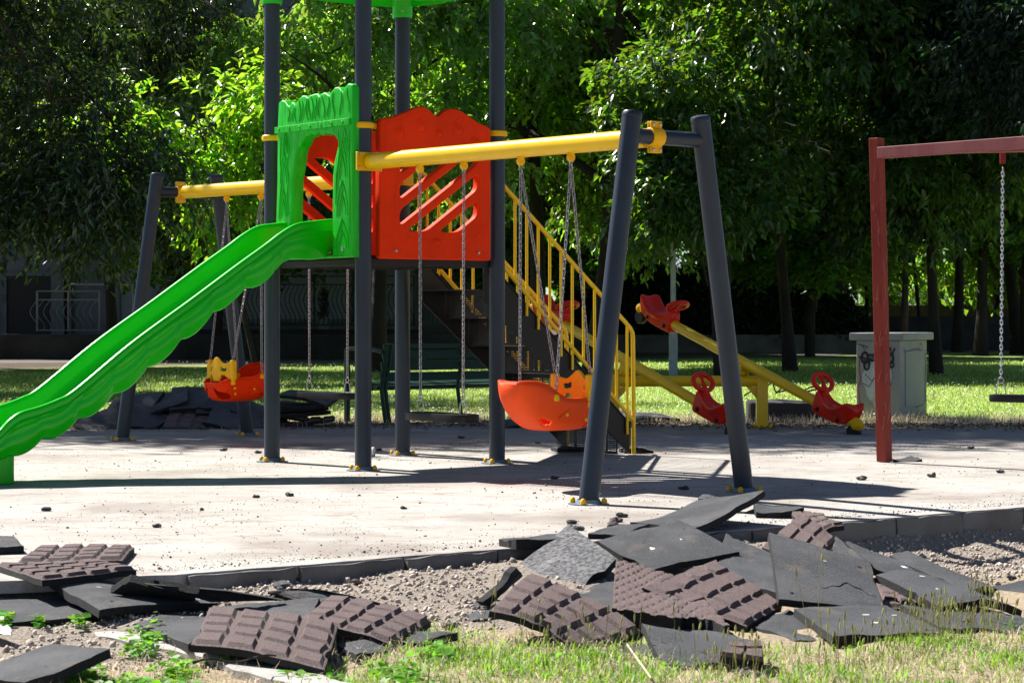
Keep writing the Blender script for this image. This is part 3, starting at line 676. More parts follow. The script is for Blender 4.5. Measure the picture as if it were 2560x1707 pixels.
# ---------------------------------------------------------------- swings (each hangs from a beam: things of their own)
def chain_mb(mb, a, b, pitch=.0285, wire=.0033, wl=.0195, wwid=.0088):
    a = Vector(a); b = Vector(b); d = b-a; n = max(2, int(round(d.length/pitch))); d.normalize()
    e1 = d.orthogonal().normalized(); e2 = d.cross(e1)
    for i in range(n):
        c = a+(b-a)*(i+.5)/n; s_ = e1 if i % 2 else e2; t_ = e2 if i % 2 else e1
        an = .6; s_ = (e1*math.cos(an)+e2*math.sin(an)) if i % 2 else (-e1*math.sin(an)+e2*math.cos(an)); t_ = d.cross(s_)
        pts = []
        for k in range(10):
            A_ = 2*PI*k/10; pts.append(c+s_*math.cos(A_)*wwid+d*(math.sin(A_)*wwid+(wl-wwid)*(1 if math.sin(A_) > 0 else -1)))
        mb.tube(pts, wire, 5, closed=True)
def flat_swing(p1, p2, zs, label, mch='chain', grp='flat swing seats on chains', drift=Vector((0, 0, 0))):
    mid = (p1+p2)/2; ax = (p2-p1); ax.z = 0; L_ = ax.length; ang = math.atan2(ax.y, ax.x)
    t = thing('flat_swing', label, 'swing', (mid.x, mid.y, 0), ang, grp)
    dz = {0: p1.z, 1: p2.z}
    for i, (x, zt) in enumerate(((-L_/2, p1.z-.115), (L_/2, p2.z-.115))):
        xb = x*.97; mb = MB(); chain_mb(mb, (x, 0, zt), (xb+drift.x, drift.y, zs+.115))
        c = build(mb, 'chain', M[mch], t, ang=60)
        m2 = MB(); m2.tube([(xb+drift.x+.019*math.sin(a), drift.y, zs+.098+.021*math.cos(a)) for a in np.linspace(0, 2*PI, 16, endpoint=False)], .0036, 6, closed=True)
        m2.tube([(xb+drift.x+.032*math.cos(a), drift.y, zs+.048+.034*math.sin(a)) for a in np.linspace(0, PI, 12)]+[(xb+drift.x-.034, drift.y, zs-.0)], .0042, 8)
        m2.tube([(xb+drift.x+.032, drift.y, zs+.048), (xb+drift.x+.034, drift.y, zs)], .0042, 8)
        build(m2, 'shackle', M['steel'], t)
    mb = MB(); R = []
    hx, hy = L_/2+.085, .10
    for (k_, z) in ((.80, -.052), (.97, -.050), (1, -.040), (1, -.006), (.985, 0), (.93, .001), (.90, -.004), (.3, -.004), (.001, -.004)):
        ring = []
        for j in range(48):
            a = 2*PI*j/48; c_, s_ = math.cos(a), math.sin(a); e = 4.5; rr = 1/((abs(c_)**e+abs(s_)**e)**(1/e))
            ring.append((rr*c_*(hx-(1-k_)*(.12 if k_ > .8 else hx*.9)) if k_ > .5 else rr*c_*hx*k_, rr*s_*(hy-(1-k_)*.12) if k_ > .5 else rr*s_*hy*k_, zs+z))
        R.append(ring)
    mb.grid(R, closed_v=True); mb.f.append(tuple(range(47, -1, -1))); mb.m.append(0)
    build(mb, 'seat', M['black'], t, ang=50)
    return t
flat_swing(HN[0], HN[1], .418, 'flat black swing seat hanging in front of the red panel', )
flat_swing(HF[0], HF[1], .452, 'flat black swing seat hanging behind the post, in front of the bench end')
def bucket(p1, p2, flip, label, matn, ztop=.62):
    """p1,p2 hangers; local x = forward (guard side), y across"""
    mid = (p1+p2)/2; ax = (p2-p1); ax.z = 0; L_ = ax.length; ang = math.atan2(ax.y, ax.x)+PI/2
    if flip: ang += PI
    t = thing('toddler_swing', label, 'swing', (mid.x, mid.y, 0), ang, 'moulded toddler swings with a yellow guard')
    zb = .352
    R = []; NX, NJ = 72, 44
    xsn = [-.335, -.325, -.30, -.26, -.21, -.15, -.10, -.05, .0, .06, .14, .20, .25, .285, .30, .305]
    zbt = [.215, .185, .143, .095, .050, .018, .006, .001, .0, .0, .0, .003, .012, .035, .07, .10]
    ztp = [.290, .296, .300, .301, .296, .280, .254, .222, .198, .190, .190, .186, .176, .160, .146, .138]
    hwd = [.075, .100, .125, .148, .163, .172, .175, .175, .174, .172, .168, .160, .148, .125, .095, .070]
    XQ = np.concatenate([np.linspace(-.335, -.25, 16), np.linspace(-.245, .235, 42), np.linspace(.24, .305, 14)])
    for x in XQ:
        zb_, zt_, w_ = (float(np.interp(x, xsn, a_)) for a_ in (zbt, ztp, hwd)); ring = []
        for j in range(NJ+1):
            f_ = PI*j/NJ; c, s_ = math.cos(f_), math.sin(f_)
            ring.append(((x+.015) if x > -.1 else -.085+(x+.1)*.88, w_*math.copysign(abs(c)**.62, c)*(1-.10*abs(s_)), zb+zt_-(zt_-zb_)*abs(s_)**.62))
        R.append(ring)
    def skip(i, j):
        x = (XQ[i]+XQ[min(i+1, len(XQ)-1)])/2; q = (j+.5)/NJ; q = min(q, 1-q)
        if ((x+.125)/.047)**2+((q-.265)/.045)**2 < 1: return True
        if x > .17 and ((x-.255)/.065)**2+((q-.27)/.115)**2 < 1: return True
        return False
    mb = MB(); mb.grid(R, skip=skip)
    o_ = len(mb.v)-(NJ+1); mb.f.append(tuple(o_+k for k in range(NJ+1))); mb.m.append(0); mb.f.append(tuple(range(NJ, -1, -1))); mb.m.append(0)
    sh = build(mb, 'shell', M[matn], t, ang=70, solid=.010)
    sh.modifiers['s'].offset = 0
    mb = MB(); mb.tube([Vector(r_[0])+Vector((0, -.003, -.002)) for r_ in R[1:-1]]+[Vector(r_[-1])+Vector((0, .003, -.002)) for r_ in R[::-1][1:-1]], .0085, 8, closed=True); build(mb, 'rolled_rim', M[matn], sh)
    for sy in (-1, 1):
        mb = MB(); mb.add([(.03, sy*.166, zb+.150), (-.035, sy*.1745, zb+.075), (.055, sy*.160, zb+.045), (.05, sy*.181, zb+.13)], [(0, 1, 3), (1, 2, 3), (0, 3, 2)]); build(mb, 'moulded_rib', M[matn], sh, sm=False)
    # guard
    g = MB(); xg = .215; zg0, zg1 = .515, .69
    pts = []
    Pn = []
    for q in np.linspace(-1, 1, 33):
        y = q*.150; bulge = .055*math.cos(q*PI/2)**.7; up = -.020+.042*math.exp(-(q/.33)**2)-.012*math.exp(-((abs(q)-.6)/.2)**2)
        Pn.append((y, bulge, up))
    def gskip(i, j):
        q = abs(-1+2*(i+.5)/32); v_ = (j+.5)/14
        return (.38 < q < .78 and .56 < v_ < .80) or (.34 < q < .80 and .03 < v_ < .33 and ((q-.57)/.24)**2+((v_-.05)/.3)**2 < 1.0)
    R2 = []
    for (y, bu, up) in Pn:
        R2.append([(xg+bu*(1-.3*abs(v_-.5)), y, zg0+(zg1+up-zg0)*v_) for v_ in np.linspace(0, 1, 15)])
    g.grid(R2, skip=gskip); go = build(g, 'guard', M['yellow2'], t, ang=70, solid=.02); go.modifiers['s'].offset = 0
    bv = go.modifiers.new('bb', 'BEVEL'); bv.width = .005; bv.segments = 2; bv.limit_method = 'ANGLE'; bv.angle_limit = 1.0
    for sy in (-1, 1):
        m2 = MB(); m2.box((xg, sy*.165, .607), (.048, .050, .165)); build(m2, 'guard_post', M['yellow2'], go, bevel=.012)
        m2 = MB(); m2.lathe([(.012, 0), (.019, .004), (.021, .02), (.019, .036), (.012, .040)], (xg, sy*.165, .487), n=14); m2.ball((xg+.0, sy*.19, .462), .012, 10)
        build(m2, 'guard_pin', M['yellow2'], go)
    # rear sockets and chains
    for sy in (-1, 1):
        m2 = MB(); xr = -.06; m2.lathe([(.020, 0), (.022, .02), (.017, .038), (.008, .042)], (xr, sy*.172, zb+.182), n=14); build(m2, 'chain_socket', M['yellow2'], sh)
        htop = Vector((0, sy*L_/2, p1.z-.115))
        mb = MB(); chain_mb(mb, htop, (xr, sy*.172, zb+.225)); build(mb, 'chain', M['chain'], t, ang=60)
        mb = MB(); chain_mb(mb, htop, (xg, sy*.165, .692)); build(mb, 'chain', M['chain'], t, ang=60)
    m2 = MB()
    for sy in (-1, 1):
        for (bx, bz) in ((.02, .45), (.19, .415)):
            m2.lathe([(.010, 0), (.010, .006), (.004, .009)], (bx, sy*(.180 if bx < .1 else .155), bz), axis=(0, sy, 0), n=10)
    build(m2, 'rivet', M['yellow2'], sh)
    return t
bucket(HN[2], HN[3], False, 'orange red moulded toddler swing with yellow guard, nearest the camera', 'orange')
bucket(HF[2], HF[3], False, 'bright red toddler swing with yellow guard, hanging behind the slide', 'red')
# ---------------------------------------------------------------- red brown swing frame on the right
rf = thing('swing_frame', 'faded red brown square tube swing frame at the right edge', 'swing frame', (2.664, 15.45, 0))
def RL(v): return Vector(v)-Vector((2.664, 15.45, 0))
mb = MB(); P = []
for (px, z, s_) in ((2211, 0.004, .0405), (2206, .6, .0405), (2199, 1.5, .040), (2191, 2.315, .040)):
    x = (px-1280)/F*15.45; P.append([RL((x+s_*1.414*math.cos(a), 15.45+s_*1.414*math.sin(a), z)) for a in (TA+PI/4+k*PI/2+.10 for k in range(4))])
mb.grid(P, closed_v=True); mb.f += [(3, 2, 1, 0), (12, 13, 14, 15)]; mb.m += [0, 0]
po = build(mb, 'post', M['rpaint'], rf, sm=False, bevel=.004)
mb = MB(); random.seed(11)
fx = Vector((math.cos(-PI/2+TA+.10-PI/4*0), math.sin(-PI/2+TA+.10), 0))
for k in range(26):   # scratches in the paint, lying on the two near faces
    z = random.choice([random.uniform(.25, 2.2), random.uniform(1.2, 2.0)]); face = random.random() < .68
    fa = TA+.10+(PI if face else -PI/2); nrm = Vector((math.cos(fa), math.sin(fa), 0)); tg_ = Vector((-nrm.y, nrm.x, 0))
    x = (np.interp(z, [0, .6, 1.5, 2.315], [2211, 2206, 2199, 2191])-1280)/F*15.45
    c = RL((x, 15.45, z))+nrm*.0412; a = random.uniform(-.03, .03); ln = random.uniform(.03, .16); sl_ = random.uniform(-.02, .03)
    n_ = 6; mb.tube([c+tg_*max(-.036, min(.036, (a+sl_*i/n_+.004*math.sin(i*2+k))))+Vector((0, 0, ln*(i/n_-.5))) for i in range(n_+1)], .0007, 4)
build(mb, 'paint_scratches', M['scratch'], po, sm=False)
A_ = Vector((2.63, 15.42, 2.207)); B_ = Vector((5.2, 12.5, 2.207)); d = (B_-A_).normalized(); q = Matrix.Rotation(math.atan2(d.y, d.x), 3, 'Z')
mb = MB(); mb.box(RL((A_+B_)/2), ((B_-A_).length, .08, .08), q); bo = build(mb, 'top_beam', M['rbeam'], rf, sm=False, bevel=.004)
mb = MB(); t0 = A_+d*1.0; A3 = W(2388, 375, 14.97); d2 = Vector((.957, -.29, 0)).normalized(); q2 = Matrix.Rotation(math.atan2(d2.y, d2.x), 3, 'Z'); e0 = A_+d*.62
mb.box(RL(e0+d2*1.2), (2.4, .075, .078), q2); build(mb, 'brace_beam', M['rbeam'], rf, sm=False, bevel=.004)
mb = MB(); p2_ = A_+Vector((5.2-2.63, 12.5-15.42, 0)); mb.box(RL((5.2, 12.5, 1.12)), (.08, .08, 2.24), q); build(mb, 'post', M['rpaint'], rf, sm=False, bevel=.004)
h1 = W(2508, 400, 15.05); mb = MB(); mb.box(RL(h1+Vector((0, 0, .02))), (.035, .008, .09)); mb.box(RL(h1+Vector((0, .03, .02))), (.035, .008, .09)); mb.tube([RL(h1+Vector((0, -.02, -.01))), RL(h1+Vector((0, .05, -.01)))], .008, 8)
build(mb, 'hanger', M['rpaint'], bo, sm=False)
h1 = h1+Vector((0, .015, .06)); h2 = h1+Vector((.43, -.25, 0))
t = flat_swing(h1, h2, .497, 'flat black swing seat on a bright zinc chain at the right edge', 'chainb', 'flat swing seats on chains', Vector((-.02, 0, 0)))

# ---------------------------------------------------------------- double seesaw
ss0 = Vector((1.66, 20.4, 0))
sw = thing('double_seesaw', 'yellow double seesaw with red seats and steering wheels', 'seesaw', ss0)
mb = MB(); z0 = .435
mb.tube([(-.70, 0, z0), (.69, 0, z0)], .052, 24); fr = build(mb, 'pivot_pipe', M['yellow'], sw)
for x in (-.70, .70):
    mb = MB(); mb.box((x, 0, .25), (.105, .105, .50)); mb.box((x, 0, .006), (.20, .20, .010))
    mb.add([(x-(.052 if x > 0 else -.052), -.004, .38), (x-(.15 if x > 0 else -.15), -.004, .385), (x-(.052 if x > 0 else -.052), -.004, .27), (x-(.052 if x > 0 else -.052), .004, .38), (x-(.15 if x > 0 else -.15), .004, .385), (x-(.052 if x > 0 else -.052), .004, .27)], [(0, 1, 2), (5, 4, 3), (0, 3, 4, 1), (1, 4, 5, 2)])
    o = build(mb, 'leg', M['yellow'], sw, sm=False, bevel=.006)
    for sx_ in (-1, 1):
        m2 = MB(); m2.lathe([(.018, .010), (.019, .026), (.012, .038), (.001, .040)], (x+sx_*.08, -.07, 0), n=12); build(m2, 'bolt_cap', M['yellow2'], o)
def seesaw_beam(xc, tilt, hang, label):
    e = bpy.data.objects.new('seesaw_beam', None); COL.objects.link(e); e.parent = sw
    e.location = (xc, 0, .615); e.rotation_euler = (0, tilt, hang)
    if label: e['label'] = label
    mb = MB(); mb.tube([(-1.66, 0, 0), (-1.64, 0, 0), (1.64, 0, 0), (1.66, 0, 0)], [.035, .048, .048, .035], 24)
    mb.tube([(-.55, 0, 0), (-.53, 0, 0), (.53, 0, 0), (.55, 0, 0)], [.048, .051, .051, .048], 24)
    build(mb, 'bar', M['yellow'], e)
    for sg in (-1, 1):
        # red body: side outline in beam direction x, height z
        prof_ = [(.0, -.075), (.06, -.085), (.40, -.085), (.47, -.05), (.50, .02), (.505, .11), (.485, .165), (.455, .18), (.42, .165), (.38, .115), (.32, .085), (.22, .075), (.12, .085), (.06, .11), (.03, .135), (.0, .12), (-.015, .04)]
        body = MB(); R = []
        for x, wd, z0_, z1_ in [(-.015, .055, -.07, .05), (.0, .060, -.085, .125), (.03, .062, -.088, .14), (.07, .064, -.088, .105), (.12, .068, -.088, .078), (.18, .085, -.088, .066), (.24, .11, -.088, .064), (.30, .125, -.085, .072), (.36, .13, -.075, .098), (.41, .128, -.055, .142), (.45, .12, -.03, .172), (.48, .10, .0, .165), (.50, .075, .03, .13), (.508, .04, .06, .10)]:
            lw = .060 if x < .42 else wd*.6
            ring = [(0, z0_), (lw*.8, z0_), (lw, z0_+.008), (lw+.002, min(.0, z1_-.04)), (wd*.92, max(z1_-.055, z0_+.03)), (wd, z1_-.025), (wd*.93, z1_-.004), (wd*.7, z1_-.002), (wd*.35, z1_-.016 if x > .1 else z1_), (0, z1_-.02 if x > .1 else z1_)]
            full = [(y, z) for y, z in ring]+[(-y, z) for y, z in ring[::-1][1:-1]]
            R.append([(sg*(1.10+x), y, z) for y, z in full])
        body.grid(R, closed_v=True); n_ = len(R[0]); body.f.append(tuple(range(n_))); body.f.append(tuple((len(R)-1)*n_+k for k in range(n_-1, -1, -1))); body.m += [0, 0]
        so_ = build(body, 'seat', M['red2'], e, ang=60, subd=1)
        # steering wheel
        c = Vector((sg*1.10, 0, .195)); nrm = Vector((sg*math.sin(.75), 0, math.cos(.75))).normalized(); upv = Vector((-sg*math.cos(.75), 0, math.sin(.75))); 
        up2 = nrm.cross(Vector((0, 1, 0))); up2 = up2 if up2.z > 0 else -up2
        mb = MB(); mb.tube([c+Vector((0, 1, 0))*.108*math.cos(a)+up2*.082*math.sin(a) for a in np.linspace(0, 2*PI, 36, endpoint=False)], .023, 10, closed=True)
        mb.tube([c+up2*.08, c, c-up2*.075, Vector((sg*1.12, 0, .05))], [.017, .017, .032, .05], 10)
        build(mb, 'steering_wheel', M['red2'], so_, ang=60)
        mb = MB()
        for x in (.07, .35):
            for sy in (-1, 1): mb.lathe([(.021, 0), (.021, .006), (.015, .012), (.001, .014)], (sg*(1.10+x), sy*.062, -.035), axis=(0, sy, 0), n=14)
        build(mb, 'bolt_cap', M['black'], so_)
        mb = MB(); mb.ball((sg*1.64, 0, -.01), .056, 16, sc=(1.1, 1, 1)); build(mb, 'end_cap', M['yellow2'], e)
        mb = MB(); mb.lathe([(.03, -.035), (.062, -.035), (.072, -.02), (.072, .02), (.062, .035), (.03, .035)], (sg*1.62, 0, -.088), axis=(0, 1, 0), n=24); build(mb, 'buffer_tyre', M['black'], e)
    mb = MB()
    for sy in (-1, 1): mb.box((0, sy*.05, -.075), (.10, .010, .16)); mb.lathe([(.022, 0), (.022, .01), (.012, .016)], (0, sy*.055, -.11), axis=(0, sy, 0), n=12)
    mb.tube([(0, -.06, -.11), (0, .06, -.11)], .03, 14)
    build(mb, 'pivot_bracket', M['yellow'], e)
hang_ = math.atan2(-1.2, .82)
seesaw_beam(2.18-1.66, math.radians(18.5), hang_, 'right seesaw beam, its near end down on a black tyre')
seesaw_beam(1.10-1.66, math.radians(18.5), hang_, 'left seesaw beam, half hidden behind the swing frame leg')

# ---------------------------------------------------------------- bench seen from behind
BA = math.radians(40); bn0 = thing('park_bench', 'dark green slatted park bench seen from behind, under the tower', 'bench', (-1.27, 21.0, 0), BA)
BL = 1.95
def bslat(x, y, z, w_, tt, ang): 
    mb = MB(); q = Matrix.Rotation(ang, 3, 'X'); mb.box((BL/2, y, z), (BL, w_, tt), q); return mb
bm_ = MB()
for (y, z, w_, a) in ((-.035, .755, .045, 1.5), (-.02, .67, .085, 1.42), (.0, .56, .085, 1.38), (.02, .455, .085, 1.34)):
    merge(bm_, bslat(0, y, z, w_, .028, a))
build(bm_, 'backrest', M['bench'], bn0, sm=False, bevel=.006)
bm_ = MB()
for (y, z, w_, a) in ((.10, .350, .07, .1), (.19, .345, .08, 0), (.28, .35, .08, 0), (.37, .365, .08, .08), (.45, .375, .06, .2)):
    merge(bm_, bslat(0, y, z, w_, .035, a))
build(bm_, 'seat', M['bench'], bn0, sm=False, bevel=.006)
for x in (.03, .98, BL-.03):
    mb = MB()
    for dx in ((-.0, .022) if x < .9 else (0,)):
        mb.tube([(x+dx*2.2, y, z) for y, z in ((-.06, .78), (-.045, .70), (-.01, .55), (.03, .42), (.04, .33), (.015, .2), (-.03, .004))], .020, 8)
    build(mb, 'back_support', M['bench'], bn0)
for x in (.0, BL):
    mb = MB(); mb.box((x, .57, .36), (.04, .055, .72)); mb.tube([(x, .58, .725), (x, .3, .735), (x, .1, .72), (x, -.03, .70)], .022, 8); build(mb, 'arm_leg', M['bench'], bn0, bevel=.006)
mb = MB(); mb.tube([(x, .30, .33) for x in (.0, BL)], .016, 8); build(mb, 'cross_tube', M['bench'], bn0)

# ---------------------------------------------------------------- utility cabinet
cr = G(2249.5, 1046); ca_ = math.atan2(.74, .42)
cab = thing('utility_cabinet', 'grey concrete utility cabinet with graffiti and an overhanging lid', 'cabinet', cr, ca_)
# local x: along right face (0.85), local y: along left face (.47)
mb = MB(); mb.box((.425, .235, .40), (.85, .47, .80)); bd = build(mb, 'body', M['cab'], cab, sm=False, bevel=.008)
mb = MB(); mb.box((.425, .235, .84), (.97, .585, .075)); build(mb, 'lid', M['cab'], cab, sm=False, bevel=.01)
mb = MB(); mb.box((.45, -.004, .40), (.58, .010, .58)); build(mb, 'door', M['cab'], cab, sm=False, bevel=.004)
mb = MB(); random.seed(5)
def dr(mbx, pts, r=.004):   # paint lines on the left (x=0) face: (y, z)
    mbx.tube([(-.002, y, z) for y, z in pts], r, 5)
build_c = MB()
P = []
for k in range(24):
    a = 2*PI*k/24; rr = 1+.15*math.sin(3*a+1)+.08*math.sin(7*a); P.append((.23+.15*rr*math.cos(a), .36+.27*rr*math.sin(a)))
c2 = curve2d([P], .003); xf(c2, Matrix(((0, 0, -1, -.0045), (1, 0, 0, 0), (0, 1, 0, 0), (0, 0, 0, 1)))); build(c2, 'pale_paint_patch', M['cabw'], cab, sm=False)
g1 = MB()
def loop(cy, cz, ry, rz, r=.012, a0=0, a1=2*PI): dr(g1, [(cy+ry*math.cos(a), cz+rz*math.sin(a)) for a in np.linspace(a0, a1, 16)], r)
g1x = -.007
loop(.375, .62, .035, .055, .014); loop(.355, .545, .028, .05, .012); loop(.30, .62, .05, .03, .012); loop(.10, .62, .03, .05, .013); loop(.12, .70, .02, .03, .012, -.5, 3.5); loop(.085, .55, .02, .03, .010)
dr(g1, [(.44, .63), (.33, .60), (.25, .64), (.24, .5), (.245, .38), (.235, .2)], .010); dr(g1, [(.40, .74), (.38, .70), (.34, .73), (.45, .76)], .004)
dr(g1, [(.14, .60), (.08, .66), (.05, .72)], .010); dr(g1, [(.37, .45), (.30, .38), (.26, .43), (.33, .32), (.40, .36)], .004); dr(g1, [(.18, .5), (.12, .4), (.09, .35), (.14, .28), (.10, .2)], .004)
g1.v = [(p[0]*.35+g1x+.001, p[1], p[2]) for p in g1.v]; build(g1, 'graffiti', M['ink'], cab)
g2 = MB(); dr(g2, [(.43, .62), (.44, .5), (.42, .4), (.45, .3), (.43, .15)], .006); g2.v = [(p[0]*.35-.004, p[1], p[2]) for p in g2.v]; build(g2, 'red_paint_run', M['inkr'], cab)
g3 = MB()
def dr2(pts, r=.004): g3.tube([(x, -.0, z) for x, z in pts], r, 5)
dr2([(.10, .72), (.14, .68), (.3, .69), (.5, .71), (.66, .69), (.70, .74), (.62, .77), (.58, .71)]); dr2([(.80, .70), (.78, .6), (.80, .5), (.77, .42), (.79, .35), (.76, .28), (.78, .18), (.70, .12), (.5, .10)], .005)
for k in range(9): dr2([(.76+.02*(k % 2), .62-.055*k), (.79, .60-.055*k), (.77, .585-.055*k)], .004)
g3.v = [(p[0], p[1]*.35-.009, p[2]) for p in g3.v]; build(g3, 'graffiti', M['ink'], cab)
g4 = MB()
for k in range(12): g4.ball((.03+.05*random.random(), -.001, .2+.035*k+random.uniform(-.02, .02)), .007, 8, sc=(1, .25, 1.2))
build(g4, 'red_paint_dots', M['inkr'], cab)
# ---------------------------------------------------------------- lamp post, concrete block, cables, cup
lp = G(1683, 943); mb = MB()
mb.lathe([(.085, 0), (.077, .01), (.077, 1.10), (.070, 1.14), (.047, 1.22), (.047, 5.5), (.04, 5.6)], (0, 0, 0), n=24)
o = build(mb, 'column', M['galv'], None); tl = thing('lamp_post', 'pale galvanised lamp post standing on the lawn before the hedge', 'lamp post', lp); o.parent = tl
mb = MB(); mb.tube([(0, 0, 5.5), (0, .3, 5.7), (0, .9, 5.75)], .03, 10); mb.box((0, 1.1, 5.75), (.24, .55, .10)); build(mb, 'lamp_head', M['galv'], tl, bevel=.02)
cb0 = G(1950, 1062); mb = MB(); R = []
for i in range(9):
    x = -.45+.9*i/8; j = .02*noise.noise(Vector((x*4, 1, 2))); R.append([(x, -.22+j, -.05), (x, -.20+j, .24+j), (x, .2, .26+j*2), (x, .25, -.05)])
mb.grid(R, closed_v=True); mb.f += [(0, 1, 2, 3), (35, 34, 33, 32)]; mb.m += [0, 0]
tbk = build(mb, 'concrete_block', M['lwall'], None, sm=False, bevel=.02); tbk.location = cb0+Vector((.25, 1.0, -.06)); tag(tbk, 'mossy concrete block in dry grass behind the seesaw leg', 'concrete block')
mb = MB()
base = cb0+Vector((.25, 1.0, .27))
mb.tube(catmull([(-.5, -.1, -.02), (-.42, -.15, .03), (-.3, -.1, .05), (-.22, -.12, .11), (-.18, -.1, .02), (-.1, -.12, .03), (0, -.1, .05), (.1, -.12, .02), (.22, -.1, .04), (.3, -.12, .02)], 5), .008, 6)
mb.tube(catmull([(-.18, -.08, 0), (-.1, -.12, .06), (.05, -.1, .02), (.2, -.1, .07), (.3, -.14, .0)], 5), .008, 6)
o = build(mb, 'cable', M['black'], None); o.location = base; tag(o, 'loose black cables lying over the concrete block', 'cable')
c = G(918, 1141); mb = MB(); ax = Vector((.97, -.15, .06)).normalized(); cc = Vector((0, 0, .033))
mb.lathe([(.001, .001), (.026, .0), (.036, .098), (.038, .100), (.038, .104), (.034, .104), (.025, .006), (.001, .006)], cc-ax*.05, axis=ax, n=28, cap=False)
t = thing('paper_cup', 'white paper cup lying at the foot of the rear tower post', 'cup', c); build(mb, 'cup_wall', M['paper'], t)
mb = MB(); e1 = Vector((.1, .55, .83)).normalized(); e1 = (e1-ax*e1.dot(ax)).normalized(); e2 = ax.cross(e1)
def onc(l, a): r_ = .0262+.1*l+.0006; return cc-ax*.05+ax*l+r_*(math.cos(a)*e1+math.sin(a)*e2)
sgn = 1 if e2.y < 0 else -1
mb.tube([onc(.055+.018*math.cos(q), sgn*(.95+.55*math.sin(q))) for q in np.linspace(.4, 5.4, 16)], .0022, 5)
mb.tube([onc(.028, sgn*(1.0+.5*q)) for q in np.linspace(-1, 1, 6)], .0012, 5)
build(mb, 'printed_mark', mat('navy print', (.02, .04, .12), .6), t)
# white crumpled bag lower left
mb = MB(); R = []
for i in range(22):
    R.append([])
    for j in range(9):
        x = i/21; y = j/8; hgt = .035*(abs(noise.noise(Vector((x*6, y*4, 3))))*1.6)*math.sin(PI*y)+.002
        p = G(-90+120*x, 1560+20*x+ (1-y)*16, -.085); R[-1].append((p.x, p.y, -.075+hgt+.012*math.sin(PI*y)*(1-x)))
mb.grid(R); tag(build(mb, 'plastic_bag', M['plasticw'], None, ang=30, solid=.001), 'crumpled white plastic sheet under the black tile at the left edge', 'plastic bag')
# twig lying over the slab
a, b = G(482, 1665, -.07), G(690, 1650, -.07); mb = MB(); mb.tube([a+(b-a)*t+Vector((0, 0, .012+.008*math.sin(t*9))) for t in np.linspace(0, 1, 12)], [.006, .004]+[.003]*10, 6)
tag(build(mb, 'twig', M['bark'], None), 'thin dark twig lying across the pale kerb slab', 'twig')
mb = MB(); a, b = G(1568, 1648, -.1), G(1628, 1702, -.1); mb.tube([a+Vector((0, 0, .05)), (a+b)/2+Vector((0, 0, .03)), b+Vector((0, 0, .01))], .0035, 6); tag(build(mb, 'dry_stick', M['straw'], None), 'pale dry stick in the grass below the front black tile', 'stick')

